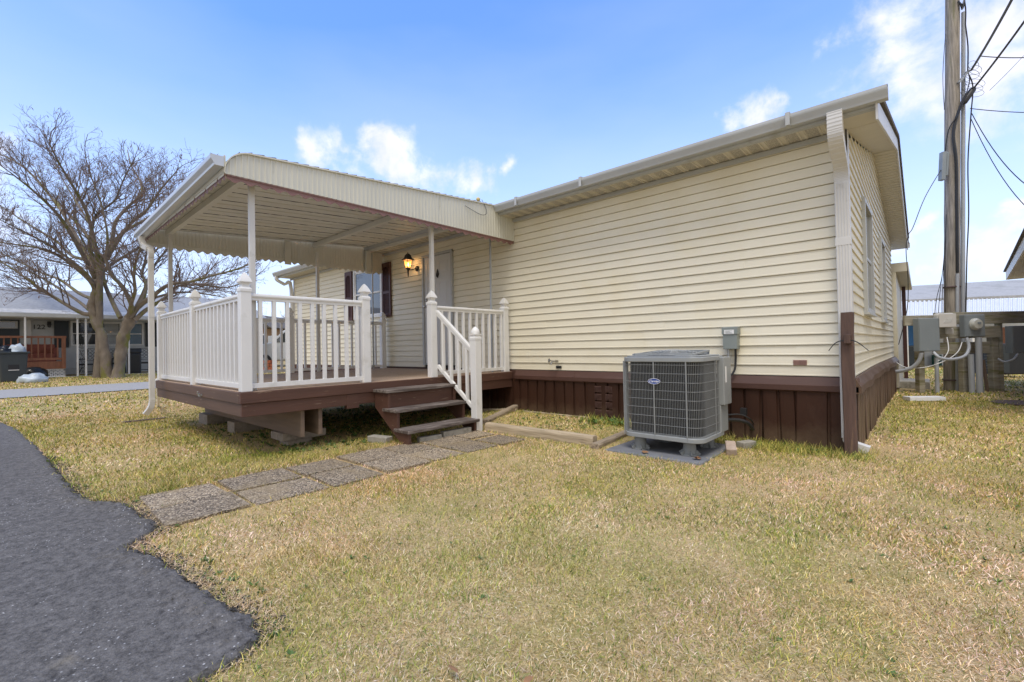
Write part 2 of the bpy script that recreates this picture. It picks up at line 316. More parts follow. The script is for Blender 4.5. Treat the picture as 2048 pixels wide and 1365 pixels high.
for j in range(len(ys)):
    for i in range(len(xs)):
        if -14 < xs[i] < 6 and -1 < ys[j] < 9: ZZ[j,i] += .012*noise.noise(Vector((xs[i]*1.3, ys[j]*1.3, 0)))
g = MB(); g.v = list(zip(XX.ravel().tolist(), YY.ravel().tolist(), ZZ.ravel().tolist())); nx = len(xs)
g.f = [(j*nx+i, j*nx+i+1, (j+1)*nx+i+1, (j+1)*nx+i) for j in range(len(ys)-1) for i in range(nx-1)]
def grass_ground():
    m = bpy.data.materials.new('lawn_soil'); m.use_nodes = True; t = m.node_tree; n = t.nodes; l = t.links; b = n['Principled BSDF']; b.inputs['Roughness'].default_value = .95; b.inputs['Specular IOR Level'].default_value = .1
    co = n.new('ShaderNodeTexCoord')
    def nz(s, d=8, r=.6):
        q = n.new('ShaderNodeTexNoise'); q.inputs['Scale'].default_value = s; q.inputs['Detail'].default_value = d; q.inputs['Roughness'].default_value = r; l.new(co.outputs['Object'], q.inputs['Vector']); return q.outputs[0]
    def ramp(f, st):
        q = n.new('ShaderNodeValToRGB'); e = q.color_ramp.elements
        while len(e) < len(st): e.new(.5)
        for k, (p, c) in enumerate(st): e[k].position = p; e[k].color = (*c, 1)
        l.new(f, q.inputs[0]); return q.outputs[0]
    fine = ramp(nz(85, 10, .8), [(.34,(.12,.075,.03)),(.43,(.36,.26,.12)),(.54,(.60,.45,.24)),(.66,(.80,.64,.42))])
    green = ramp(nz(80, 10, .8), [(.36,(.06,.065,.014)),(.5,(.24,.24,.05)),(.64,(.42,.40,.11))])
    mx = n.new('ShaderNodeMix'); mx.data_type = 'RGBA'; l.new(ramp(nz(1.1, 8, .7), [(.47,(0,0,0)),(.68,(.75,.75,.75))]), mx.inputs[0]); l.new(fine, mx.inputs[6]); l.new(green, mx.inputs[7])
    l.new(mx.outputs[2], b.inputs['Base Color'])
    bp = n.new('ShaderNodeBump'); bp.inputs['Strength'].default_value = .9; bp.inputs['Distance'].default_value = .02; l.new(nz(70, 8), bp.inputs['Height']); l.new(bp.outputs[0], b.inputs['Normal'])
    return m
M['lawn'] = grass_ground()
tag(g.build('ground', 'lawn', smooth=True, fix=False), kind='structure')
def asphalt():
    m = bpy.data.materials.new('sealed_asphalt'); m.use_nodes = True; t = m.node_tree; n = t.nodes; l = t.links; b = n['Principled BSDF']; b.inputs['Roughness'].default_value = .8; b.inputs['Specular IOR Level'].default_value = .25
    co = n.new('ShaderNodeTexCoord')
    q = n.new('ShaderNodeTexNoise'); q.inputs['Scale'].default_value = 26; q.inputs['Detail'].default_value = 12; q.inputs['Roughness'].default_value = .85; l.new(co.outputs['Object'], q.inputs['Vector'])
    r = n.new('ShaderNodeValToRGB'); e = r.color_ramp.elements; e[0].position = .36; e[0].color = (.038,.035,.033,1); e[1].position = .64; e[1].color = (.205,.192,.18,1); l.new(q.outputs[0], r.inputs[0])
    v = n.new('ShaderNodeTexVoronoi'); v.inputs['Scale'].default_value = 95; l.new(co.outputs['Object'], v.inputs['Vector'])
    q2 = n.new('ShaderNodeTexNoise'); q2.inputs['Scale'].default_value = 2.3; q2.inputs['Detail'].default_value = 6; l.new(co.outputs['Object'], q2.inputs['Vector'])
    # pale stone flecks where the random cell colour is high
    sp = n.new('ShaderNodeSeparateColor'); l.new(v.outputs['Color'], sp.inputs[0])
    a = n.new('ShaderNodeMath'); a.operation = 'MULTIPLY_ADD'; l.new(q2.outputs[0], a.inputs[0]); a.inputs[1].default_value = .55; l.new(sp.outputs[0], a.inputs[2])
    r3 = n.new('ShaderNodeMapRange'); r3.inputs[1].default_value = 1.22; r3.inputs[2].default_value = 1.30; l.new(a.outputs[0], r3.inputs[0])
    r4 = n.new('ShaderNodeMapRange'); r4.inputs[1].default_value = .006; r4.inputs[2].default_value = .003; l.new(v.outputs['Distance'], r4.inputs[0])
    r4.inputs[1].default_value = .45; r4.inputs[2].default_value = .25
    mu = n.new('ShaderNodeMath'); mu.operation = 'MULTIPLY'; l.new(r3.outputs[0], mu.inputs[0]); l.new(r4.outputs[0], mu.inputs[1])
    mx = n.new('ShaderNodeMix'); mx.data_type = 'RGBA'; l.new(mu.outputs[0], mx.inputs[0]); l.new(r.outputs[0], mx.inputs[6]); mx.inputs[7].default_value = (.50,.49,.48,1)
    # sandy stain
    st = n.new('ShaderNodeVectorMath'); st.operation = 'DISTANCE'; mp = n.new('ShaderNodeMapping'); mp.inputs['Scale'].default_value = (1,2.2,1); l.new(co.outputs['Object'], mp.inputs[0]); l.new(mp.outputs[0], st.inputs[0]); st.inputs[1].default_value = (-2.42, 2.2*.18, -1.13)
    ad = n.new('ShaderNodeMath'); ad.operation = 'MULTIPLY_ADD'; l.new(q2.outputs[0], ad.inputs[0]); ad.inputs[1].default_value = 1.3; l.new(st.outputs['Value'], ad.inputs[2])
    r5 = n.new('ShaderNodeMapRange'); r5.inputs[1].default_value = .78; r5.inputs[2].default_value = .60; r5.inputs[4].default_value = .55; l.new(ad.outputs[0], r5.inputs[0])
    m2 = n.new('ShaderNodeMix'); m2.data_type = 'RGBA'; l.new(r5.outputs[0], m2.inputs[0]); l.new(mx.outputs[2], m2.inputs[6]); m2.inputs[7].default_value = (.34,.29,.20,1)
    l.new(m2.outputs[2], b.inputs['Base Color'])
    q3 = n.new('ShaderNodeTexNoise'); q3.inputs['Scale'].default_value = 110; q3.inputs['Detail'].default_value = 6; l.new(co.outputs['Object'], q3.inputs['Vector'])
    bp = n.new('ShaderNodeBump'); bp.inputs['Strength'].default_value = 1; bp.inputs['Distance'].default_value = .008; l.new(q3.outputs[0], bp.inputs['Height']); l.new(bp.outputs[0], b.inputs['Normal'])
    return m
M['asphalt'] = asphalt()
dx = np.concatenate([np.arange(-30,-12,.4), np.arange(-12,-5.5,.08), np.arange(-5.5,-1.84,.02)])
d = MB(); rows = [-14,-9,-5,-3,-2,-1.2,-.7,-.4,-.2]; cols = len(rows)+9
for x in dx:
    ye = float(drv_y(x))+.03*noise.noise(Vector((x*8,0,3)))+.03*noise.noise(Vector((x*27,0,5)))+.014*noise.noise(Vector((x*70,0,7)))
    yy = [min(r, ye-.28-.02*k) if x > -12 else ye-.3+(r+.2) for k, r in enumerate(rows)]
    yy = sorted(yy)+[ye-.22, ye-.17, ye-.13, ye-.10, ye-.075, ye-.05, ye-.03, ye-.012, ye]
    for k, y in enumerate(yy):
        t = max(0, (y-(ye-.045))/.045); hump = .012*math.exp(-((y-(ye-.08))/.05)**2)
        crumb = .018*noise.noise(Vector((x*33, y*33, 1)))*min(1, max(0, (y-(ye-.24))/.12)) if x > -7 else 0
        d.v.append((float(x), y, gzf(x, y)+.018+hump+crumb-.045*t*t))
for i in range(len(dx)-1):
    for k in range(cols-1): d.f.append((i*cols+k, (i+1)*cols+k, (i+1)*cols+k+1, i*cols+k+1))
tag(d.build('driveway', 'asphalt', smooth=True), kind='structure')
M['gravel'] = mat('worn_grey_road', (.33,.32,.31), .9, .25, 30, bump=.5, bscale=50, dirt=(.36,.35,.33), dscale=20, dthr=.55, dsoft=.1)
r_ = MB()
yv = np.arange(-40, 61, 1.)
for y in yv:
    for x in (-19.65,-19.0,-17.3,-16.6): r_.v.append((x+.07*math.sin(y*1.7), float(y), gzf(x, y)+.02))
r_.f = [(i*4+k, (i+1)*4+k, (i+1)*4+k+1, i*4+k+1) for i in range(len(yv)-1) for k in range(3)]
tag(r_.build('road', 'gravel'), kind='structure')
# paver path: two columns of exposed aggregate slabs
def slabm():
    m = bpy.data.materials.new('exposed_aggregate'); m.use_nodes = True; t = m.node_tree; n = t.nodes; l = t.links; b = n['Principled BSDF']; b.inputs['Roughness'].default_value = .85
    co = n.new('ShaderNodeTexCoord'); v = n.new('ShaderNodeTexVoronoi'); v.inputs['Scale'].default_value = 105; l.new(co.outputs['Object'], v.inputs['Vector'])
    sp = n.new('ShaderNodeSeparateColor'); l.new(v.outputs['Color'], sp.inputs[0])
    r = n.new('ShaderNodeValToRGB'); e = r.color_ramp.elements; e.new(.5); e.new(.8)
    for k, (p, c) in enumerate([(.1,(.07,.055,.04)),(.4,(.19,.145,.10)),(.7,(.36,.28,.19)),(1,(.62,.52,.38))]): e[k].position = p; e[k].color = (*c, 1)
    l.new(sp.outputs[0], r.inputs[0])
    q = n.new('ShaderNodeTexNoise'); q.inputs['Scale'].default_value = 3; q.inputs['Detail'].default_value = 8; q.inputs['Roughness'].default_value = .7; l.new(co.outputs['Object'], q.inputs['Vector'])
    rr = n.new('ShaderNodeMapRange'); rr.inputs[1].default_value = .48; rr.inputs[2].default_value = .66; rr.inputs[4].default_value = .6; l.new(q.outputs[0], rr.inputs[0])
    mx = n.new('ShaderNodeMix'); mx.data_type = 'RGBA'; l.new(rr.outputs[0], mx.inputs[0]); l.new(r.outputs[0], mx.inputs[6]); mx.inputs[7].default_value = (.33,.25,.14,1)
    ge = n.new('ShaderNodeNewGeometry'); mr = n.new('ShaderNodeMapRange'); mr.inputs[3].default_value = .78; mr.inputs[4].default_value = 1.15; l.new(ge.outputs['Random Per Island'], mr.inputs[0])
    vm = n.new('ShaderNodeVectorMath'); vm.operation = 'SCALE'; l.new(mx.outputs[2], vm.inputs[0]); l.new(mr.outputs[0], vm.inputs['Scale']); l.new(vm.outputs[0], b.inputs['Base Color'])
    bp = n.new('ShaderNodeBump'); bp.inputs['Strength'].default_value = .9; bp.inputs['Distance'].default_value = .006; l.new(v.outputs['Distance'], bp.inputs['Height']); bp.invert = True; l.new(bp.outputs[0], b.inputs['Normal'])
    return m
M['slab'] = slabm()
pth = MB(); yb = [.72,1.26,1.86,2.36,2.92,3.40,3.90,4.38]
for k in range(7):
    for c_, (xa, xb) in enumerate([(-4.70,-4.238),(-4.205,-3.74)]):
        if k == 6 and c_ == 0: xb = -4.28
        j = lambda: random.uniform(-.012,.012)
        x0, x1, y0, y1 = xa+j(), xb+j(), yb[k]+.017+j(), yb[k+1]-.017+j()
        if k == 3: y0 += .03
        zc = gzf(-4,2)+.022+random.uniform(-.008,.008); z = [zc+random.uniform(-.009,.009) for _ in range(4)]
        pth.add([(x0,y0,-1.25),(x1,y0,-1.25),(x1,y1,-1.25),(x0,y1,-1.25),(x0,y0,z[0]),(x1,y0,z[1]),(x1,y1,z[2]),(x0,y1,z[3])], [(0,1,5,4),(1,2,6,5),(2,3,7,6),(3,0,4,7),(4,5,6,7)])
tag(pth.build('path', 'slab', bevel=.004), kind='structure')
# ------------------------------------------------------------------ mobile home
HX, WY, FY = -.60, 5.94, 13.7; LX = -14.12; SB = -.378; CS = .1143; EZ = 2.20; RY, RZ = 9.82, 3.12
home = thing('mobile_home', (-7, WY, -1.1), 'long cream vinyl mobile home with brown skirting and white gutter behind the deck', 'house')
def cut(segs, a, b):
    o = []
    for (s, e) in segs:
        if b <= s or a >= e: o.append((s, e)); continue
        if s < a: o.append((s, a))
        if b < e: o.append((b, e))
    return o
DOOR = (-7.80,-6.84,-.33,1.93); WIN = (-10.62,-9.34,.76,1.97)
sd = MB(); nc = 23
seams = {0:[-2.5,-5.9],1:[-2.5,-8.3],2:[-1.1,-4.95],3:[-4.42,-8.1],4:[-2.9,-8.1],5:[-2.6],6:[-4.6],7:[-3.4],8:[-2.52,-6.3],9:[-2.52],10:[-5.0],11:[-4.98,-1.6],12:[-3.48],13:[-3.48],14:[-4.95,-11.8],15:[-4.95],16:[-2.2],17:[-2.8],18:[-4.96],19:[-4.42],20:[-4.42],21:[-4.96]}
for k in range(nc):
    z0 = SB+k*CS; z1 = min(z0+CS, EZ+.02)
    segs = [(LX, HX)]
    for (a, b, c_, d_) in (DOOR, WIN):
        if z0+CS*.5 > c_ and z0+CS*.5 < d_: segs = cut(segs, a, b)
    br = sorted(seams.get(k, [])); out_ = []
    for (s, e) in segs:
        cur = s
        for q in br:
            if cur < q < e: out_.append((cur, q)); cur = q
        out_.append((cur, e))
    for i, (s, e) in enumerate(out_):
        o = .0035*(i % 2)
        sd.prism([(WY+.02, z0-.001), (WY-.015-o, z0-.001), (WY-.015-o, z0+.012), (WY-.011-o, z0+.017), (WY-.001-o, z1-.009), (WY+.013, z1-.007), (WY+.013, z1-.002), (WY+.02, z1-.002)], 'x', s, e)
sd.build('front_siding', 'siding', home)
MB().box(LX+.02, WY+.022, -1.0, HX-.02, WY+.10, EZ+.05).build('wall_sheathing', 'dark', home)
gs = MB()
def bow(y, z): return HX-.028*math.sin(math.pi*min(1, max(0, (y-WY)/(FY-WY))))*(1+.25*math.sin(z*2.1+y))
for k in range(32):
    z0 = SB+k*CS
    if z0 > RZ+.05: break
    ya, yb_ = WY+.02, FY
    if z0 > EZ-.05:
        f_ = (z0-(EZ-.05))/(RZ-EZ+.05); ya = WY+f_*(RY-WY); yb_ = FY-f_*(FY-RY)
    if yb_-ya < .2: continue
    nseg = 20; vs = []
    for i in range(nseg+1):
        y = ya+(yb_-ya)*i/nseg
        b_ = bow(y, z0)
        vs += [(b_-.02, y, z0-.002), (b_+.016, y, z0-.002), (b_+.016, y, z0+.014), (b_+.012, y, z0+.018), (b_+.001, y, z0+CS-.002), (b_-.02, y, z0+CS-.002)]
    gs.add(vs, [(i*6+q, i*6+(q+1) % 6, (i+1)*6+(q+1) % 6, (i+1)*6+q) for i in range(nseg) for q in range(6)])
gs.build('gable_siding', 'gsiding', home)
MB().prism([(WY+.1,-1.0),(FY-.03,-1.0),(FY-.03,EZ),(RY,RZ),(WY+.1,EZ)], 'x', LX+.05, HX-.08).build('house_core', 'dark', home)
# back and far-end walls
MB().box(LX-.001, WY+.03, -1.1, LX+.04, FY, EZ).build('end_wall', 'siding', home)
MB().box(LX, FY, -1.1, HX-.03, FY+.03, EZ).build('back_wall', 'siding', home)
ct = MB(); ct.box(HX-.075, WY-.022, SB-.02, HX+.021, WY-.002, EZ+.02); ct.box(HX+.002, WY-.022, SB-.02, HX+.022, WY+.09, EZ+.06); ct.build('corner_trim', 'wmetal', home, bevel=.003)
MB().box(LX-.02, WY-.022, SB-.02, LX+.07, WY-.001, EZ+.02).build('corner_trim', 'wmetal', home, bevel=.003)
# roof
rf = MB(); OX0, OX1 = LX-.30, -.285; OY0 = 5.47; OY1 = FY+.45
def rz(y): return RZ+.20-(abs(y-RY))*(.232 if y < RY else .245)
rf.add([(OX0,OY0,rz(OY0)),(OX1,OY0,rz(OY0)),(OX1,RY,rz(RY)),(OX0,RY,rz(RY)),(OX0,OY1,rz(OY1)),(OX1,OY1,rz(OY1)),
        (OX0,OY0,rz(OY0)-.035),(OX1,OY0,rz(OY0)-.035),(OX1,RY,rz(RY)-.035),(OX0,RY,rz(RY)-.035),(OX0,OY1,rz(OY1)-.035),(OX1,OY1,rz(OY1)-.035)],
       [(0,1,2,3),(3,2,5,4),(6,9,8,7),(9,10,11,8),(0,6,7,1),(1,7,8,2),(2,8,11,5),(4,5,11,10),(0,3,9,6),(3,4,10,9)])
for i in range(60):   # shingle course edges along the rake
    y = OY0+.1+i*.14
    if y > OY1-.1: break
    rf.box(OX1-.1, y, rz(y)-.03, OX1+.012, y+.12, rz(y)+.014)
rf.build('roof', 'shingle', home)
# eave soffit with vented panels, and fascia
sf = MB(); sf.box(LX-.25, 5.56, 2.205, HX+.0, WY-.01, 2.215); sf.box(HX+.0, 5.56, 2.2045, -.312, WY+.03, 2.2155)
x = LX
while x < HX-.03:
    sf.box(x, 5.57, 2.197, x+.018, WY-.012, 2.206); sf.box(x+.045, 5.57, 2.197, x+.063, WY-.012, 2.206)
    x += .185
sf.build('soffit', 'soffit', home)
vt = MB(); x = LX+.07
while x < HX-.12:
    vt.box(x+.004, 5.585, 2.2030, x+.110, 5.90, 2.2042)
    x += .185
vt.build('soffit_vent', 'perf', home)
MB().box(LX-.2, WY-.045, 2.14, HX-.07, WY-.018, 2.196).build('frieze_trim', 'gmetal', home, bevel=.003)
fa = MB(); fa.box(OX0+.02, 5.535, 2.195, OX1-.03, 5.56, 2.37); fa.box(OX0+.02, 5.555, 2.19, OX1-.04, 5.60, 2.203); fa.build('fascia', 'gmetal', home, bevel=.003)
# rake soffit and rake boards
rk = MB()
def rakez(y): return EZ+.0+(RZ-EZ)*(1-abs(y-RY)/((RY-WY) if y < RY else (FY-RY)))
nr = 90
for i in range(nr):
    y0 = 5.94+(OY1-.05-5.94)*i/nr; y1 = 5.94+(OY1-.05-5.94)*(i+1)/nr; ym = y0+(y1-y0)*.82
    for (a, b, dz) in ((y0, ym, 0), (ym, y1, .008)):
        rk.add([(HX-.03,a,rakez(a)+dz),(-.31,a,rakez(a)+dz),(-.31,b,rakez(b)+dz),(HX-.03,b,rakez(b)+dz),(HX-.03,a,rakez(a)+dz+.02),(-.31,a,rakez(a)+dz+.02),(-.31,b,rakez(b)+dz+.02),(HX-.03,b,rakez(b)+dz+.02)],
               [(0,1,2,3),(4,7,6,5),(0,4,5,1),(2,6,7,3),(1,5,6,2)])
rk.build('rake_soffit', 'soffit', home)
rb = MB()
for (a, b) in ((5.50, RY), (RY, OY1-.03)):
    za, zb = rakez(a), rakez(b)
    rb.add([(-.318,a,za-.03),(-.300,a,za-.03),(-.300,b,zb-.03),(-.318,b,zb-.03),(-.318,a,za+.15),(-.300,a,za+.15),(-.300,b,zb+.16),(-.318,b,zb+.16)],[(0,1,5,4),(1,2,6,5),(2,3,7,6),(3,0,4,7),(4,5,6,7),(0,3,2,1)])
rb.build('rake_board', 'wmetal', home)
def gutter(mb, x0, x1, yb, yf, zt0, zt1, h=.115):
    # K style: back at yb, front at yf, profile sheared with a fall
    pr = [(yb,0),(yb,-h),(yf+(yb-yf)*.30,-h),(yf+(yb-yf)*.24,-h+.02),(yf+(yb-yf)*.03,-.045),(yf,-.03),(yf,-.004),(yf+.016*(1 if yb > yf else -1),0)]
    t = .0035; inn = [(p[0]+(t if yb > yf else -t)*(1 if i > 1 else -1), p[1]+(t if 0 < i < 6 else -.004)) for i, p in enumerate(pr)][::-1]
    prof = pr+inn; n = len(prof)
    vs = [(x0,p[0],p[1]+zt0) for p in prof]+[(x1,p[0],p[1]+zt1) for p in prof]
    mb.add(vs, [(i,(i+1)%n,n+(i+1)%n,n+i) for i in range(n)])
    for xx, zt in ((x0,zt0),(x1,zt1)):
        m_ = len(pr); mb.add([(xx,p[0],p[1]+zt-.002) for p in pr]+[(xx+.004*(1 if x0 < x1 else -1)*(1 if xx == x0 else -1),p[0],p[1]+zt-.002) for p in pr], [tuple(range(m_)), tuple(range(m_,2*m_))[::-1]]+[(i,(i+1)%m_,m_+(i+1)%m_,m_+i) for i in range(m_)])
gm = MB(); gutter(gm, OX0+.02, -.222, 5.532, 5.42, 2.345, 2.335)
gt = gm.build('gutter', 'gmetal', home)
for x in (-1.02,-3.55,-4.75,-8.4,-11.5):
    sl_ = MB()
    sl_.box(x-.02, 5.410, 2.218, x+.02, 5.418, 2.35); sl_.box(x-.022, 5.412, 2.335, x+.022, 5.53, 2.352); sl_.box(x-.02,5.42,2.214,x+.02,5.5,2.2205)
    sl_.build('gutter_seam', 'gmetal', gt)
gb = MB(); gutter(gb, OX0+.02, -.27, OY1, OY1+.11, rz(OY1)-.01, rz(OY1)-.01); gb.build('gutter', 'wmetal', home)
# main downspout near the corner
def flute(mb, p, q, w, d, sx, sy, ribs=5):
    mb.beam(p, q, w, d, sy); p, q = Vector(p), Vector(q)
    for i in range(ribs):
        o = sx*(-w/2+w*(i+.5)/ribs)+sy*(-d/2-.0025) ; mb.beam(p+o, q+o, w/ribs*.55, .005, sy)
ds = MB(); xd = -.628
pts = [(xd,5.475,2.23),(xd,5.475,2.07),(xd,5.52,1.97),(xd,5.78,1.80),(xd,5.845,1.70),(xd,5.845,1.60)]
pr = []
for i, p in enumerate(pts):
    pr.append([Vector(p)+Vector((sx*.062, 0, 0)) for sx in (-1,1)])
dd = .045
def bandloft(mb, pts, hw, hd):
    m = len(pts); vs = []
    for i, p in enumerate(pts):
        p = Vector(p); t = (Vector(pts[min(i+1,m-1)])-Vector(pts[max(i-1,0)])).normalized(); sx = X_ if abs(t.x) < .7 else Y_; nrm = t.cross(sx).normalized()
        vs += [p-sx*hw-nrm*hd, p+sx*hw-nrm*hd, p+sx*hw+nrm*hd, p-sx*hw+nrm*hd]
    mb.add(vs, [(i*4+k, i*4+(k+1)%4, (i+1)*4+(k+1)%4, (i+1)*4+k) for i in range(m-1) for k in range(4)]+[(3,2,1,0),tuple((m-1)*4+k for k in range(4))])
def smoothpts(pts, n=4):
    o = []; m = len(pts); V = [Vector(p) for p in pts]
    for i in range(m-1):
        p0, p1, p2, p3 = V[max(i-1,0)], V[i], V[i+1], V[min(i+2,m-1)]
        for k in range(n):
            t = k/n; o.append(.5*((2*p1)+(p2-p0)*t+(2*p0-5*p1+4*p2-p3)*t*t+(3*p1-p0-3*p2+p3)*t**3))
    o.append(V[-1]); return o
sp_ = smoothpts(pts, 5); bandloft(ds, sp_, .062, .044)
for i in range(0, len(sp_)-3, 1): bandloft(ds, [sp_[i], sp_[i]+(sp_[i+1]-sp_[i])*.5], .0635, .0465)
flute(ds, (xd,5.845,1.62), (xd,5.845,-1.0), .122, .088, X_, Y_, 5)
ds.box(xd-.066, 5.795, .98, xd+.066, 5.892, 1.06)
ds.build('downspout', 'wmetal', home, bevel=.002)
el_ = MB(); bandloft(el_, smoothpts([(xd+.0,5.845,-.98),(xd+.02,5.85,-1.06),(xd+.16,5.86,-1.11)],4), .055, .04)
el_.build('downspout_elbow', 'wmetal', home, bevel=.002)
e2 = MB(); bandloft(e2, smoothpts([(LX-.13,5.48,2.23),(LX-.13,5.5,2.12),(LX-.1,5.7,2.0),(LX-.02,5.86,1.85),(LX-.02,5.87,-1.0)],4), .05, .035); e2.build('downspout', 'wmetal', home, bevel=.002)
# belt trim and skirting
bt = MB(); bt.prism([(WY+.02,SB-.01),(WY-.03,SB-.01),(WY-.075,-.475),(WY-.080,-.478),(WY-.080,-.535),(WY-.055,-.55),(WY+.02,-.55)], 'x', -5.24, HX+.06)
for x in (-4.05,-2.7): bt.prism([(WY+.0,SB-.007),(WY-.032,SB-.007),(WY-.078,-.473),(WY-.083,-.476),(WY-.083,-.538),(WY-.0,-.55)], 'x', x, x+.02)
bt.prism([(WY+.02,SB-.01),(WY-.03,SB-.01),(WY-.03,-.55),(WY+.02,-.55)], 'x', LX, -5.24)
bt.build('belt_trim', 'brown2', home)
b2 = MB(); nseg = 24
vs = []
for i in range(nseg+1):
    y = WY-.08+(FY-WY+.1)*i/nseg; b_ = bow(y, -.4); wob = .012*math.sin(i*1.9)+.006*math.sin(i*4.3); zz = .01*math.sin(i*1.2)
    vs += [(b_, y, SB-.01), (b_+.035, y, SB-.01), (b_+.08+wob, y, -.475+zz), (b_+.085+wob, y, -.545+zz*1.5), (b_+.0, y, -.55)]
b2.add(vs, [(i*5+q, i*5+(q+1)%5, (i+1)*5+(q+1)%5, (i+1)*5+q) for i in range(nseg) for q in range(5)]+[(0,1,2,3,4)])
b2.build('belt_trim', 'gbrown', home)
def skirt(name, m, pts_x, fn, zt, zb):
    mb = MB()
    for i in range(len(pts_x)-1):
        a, b = pts_x[i], pts_x[i+1]; lean = random.uniform(-.012,.018); sk = random.uniform(-.02,.02)
        w = b-a; q = [(a,0),(a+.012,-.008),(a+w*.30,-.010),(a+w*.45,-.008),(b-.028,-.004),(b-.022,.018),(b-.001,.020)]
        top = [fn(u, off, zt) for u, off in q]; bot = [fn(u+sk, off-lean, zb(u)) for u, off in q]
        n = len(q); mb.add(top+bot, [(k,k+1,n+k+1,n+k) for k in range(n-1)])
    return mb.build(name, m, home, solid=.003)
px = [LX]; 
while px[-1] < HX-.35: px.append(px[-1]+random.choice([.19,.17,.20,.31,.18]))
px.append(HX+.02)
skirt('skirting', 'brown', px, lambda u, o, z: (u, WY-.045+o, z), -.53, lambda u: gzf(u, 5.9)-.04)
py = [WY-.04]
while py[-1] < FY-.2: py.append(py[-1]+random.choice([.17,.2,.19,.22]))
skirt('skirting', 'gbrown', py, lambda u, o, z: (bow(u,-.5)+.045-o, u, z), -.53, lambda u: -1.22)
M['louv'] = mat('louvre_brown',(.19,.11,.09),.5)
for cx_ in (-3.62,-3.44):
    lv = MB()
    for gi in range(4):
        for k in range(5):
            z = -.60-gi*.115-k*.018
            lv.prism([(WY-.046,z+.002),(WY-.070,z-.004),(WY-.046,z-.010)], 'x', cx_-.055, cx_+.055)
    lv.build('skirting_vent', 'louv', home)
# door
dr = MB(); x0, x1, z0, z1 = DOOR
dr.box(x0,WY-.055,z0,x0+.045,WY+.02,z1); dr.box(x1-.045,WY-.055,z0,x1,WY+.02,z1); dr.box(x0,WY-.0545,z1-.045,x1,WY+.02,z1+.001); dr.box(x0+.045,WY-.06,z0,x1-.045,WY+.02,z0+.03)
dfr = dr.build('door_frame', 'gmetal', home, bevel=.003)
dl = MB(); a0, a1, c0, c1 = x0+.05, x1-.05, z0+.032, z1-.05
dl.box(a0, WY-.028, c0, a1, WY+.015, c1); wd = a1-a0; hd = c1-c0
for (u0, u1) in ((.12,.44),(.56,.88)):
    for (v0, v1) in ((.10,.40),(.47,.76),(.83,.94)):
        X0, X1, Z0, Z1 = a0+wd*u0, a0+wd*u1, c0+hd*v0, c0+hd*v1; t = .014; yf = WY-.0325
        dl.box(X0,yf,Z0,X0+t,WY-.02,Z1); dl.box(X1-t,yf,Z0,X1,WY-.02,Z1); dl.box(X0+t,yf,Z0,X1-t,WY-.02,Z0+t); dl.box(X0+t,yf,Z1-t,X1-t,WY-.02,Z1)
        dl.box(X0+.045,WY-.033,Z0+.045,X1-.045,WY-.02,Z1-.045)
dob = dl.build('door', 'door', home, bevel=.003)
MB().lathe((a0+.065,WY-.028,.87),[(.03,0),(.032,-.008),(.012,-.014),(.012,-.04),(.026,-.05),(.03,-.065),(.02,-.08),(.003,-.083)],20,axis=-Y_*-1).build('door_knob','nickel',dob,smooth=True)
MB().lathe((a0+.065,WY-.028,1.0),[(.028,0),(.03,-.012),(.02,-.022),(.003,-.024)],20,axis=Y_).build('deadbolt','nickel',dob,smooth=True)
kn = MB(); kx = (a0+a1)/2+.02
kn.prism([(kx,1.42),(kx+.04,1.50),(kx,1.60),(kx-.04,1.50)],'y',WY-.045,WY-.028); kn.tube([(kx-.022,WY-.05,1.50),(kx-.02,WY-.055,1.46),(kx,WY-.057,1.44),(kx+.02,WY-.055,1.46),(kx+.022,WY-.05,1.50)],.006,6)
kn.build('door_knocker','black',dob)
# front window with shutters
wx0, wx1, wz0, wz1 = WIN
wf = MB()
def winframe(mb, x0, x1, z0, z1, y, t=.05, dpt=.05):
    mb.box(x0,y-dpt,z0,x0+t,y+.02,z1); mb.box(x1-t,y-dpt,z0,x1,y+.02,z1); mb.box(x0+t,y-dpt+.001,z0,x1-t,y+.02,z0+t); mb.box(x0+t,y-dpt+.001,z1-t,x1-t,y+.02,z1)
winframe(wf, wx0, wx1, wz0, wz1, WY, .06, .035); winframe(wf, wx0+.06, wx1-.06, wz0+.06, wz1-.06, WY, .035, .02)
wf.box(wx0+.095,WY-.025,1.335,wx1-.095,WY+.02,1.375)
fw = wf.build('window', 'white', home, bevel=.003)
MB().box(wx0+.095,WY-.006,1.375,wx1-.095,WY+.005,wz1-.095).build('pane','glass',fw)
MB().box(wx0+.095,WY+.002,wz0+.095,wx1-.095,WY+.012,1.335).build('pane','glass',fw)
def shutter(xa, xb):
    s = MB(); y = WY-.02; z0, z1 = .74, 1.98; t = .05
    s.box(xa,y-.035,z0,xa+t,y,z1); s.box(xb-t,y-.035,z0,xb,y,z1); s.box(xa+t,y-.035,z0,xb-t,y,z0+.08); s.box(xa+t,y-.035,z1-.10,xb-t,y,z1); s.box(xa+t,y-.035,1.27,xb-t,y,1.33)
    s.box(xa+t,y-.006,z0+.08,xb-t,y,z1-.1)
    z = z0+.085
    while z < z1-.12:
        if not 1.25 < z < 1.335: s.prism([(y-.028,z),(y-.006,z+.020),(y-.006,z+.027),(y-.028,z+.007)],'x',xa+t,xb-t)
        z += .032
    # arched head corners
    for k in range(8):
        u = k/8; xx = xa+t+(xb-xa-2*t)*u; hh = .055*(abs(u+.0625-.5)*2)**2
        s.box(xx,y-.034,z1-.10-hh-.002,xx+(xb-xa-2*t)/8,y-.001,z1-.099)
    return s.build('shutter','shutter',home,bevel=.002)
shutter(-11.0,-10.66); shutter(-9.30,-8.96)
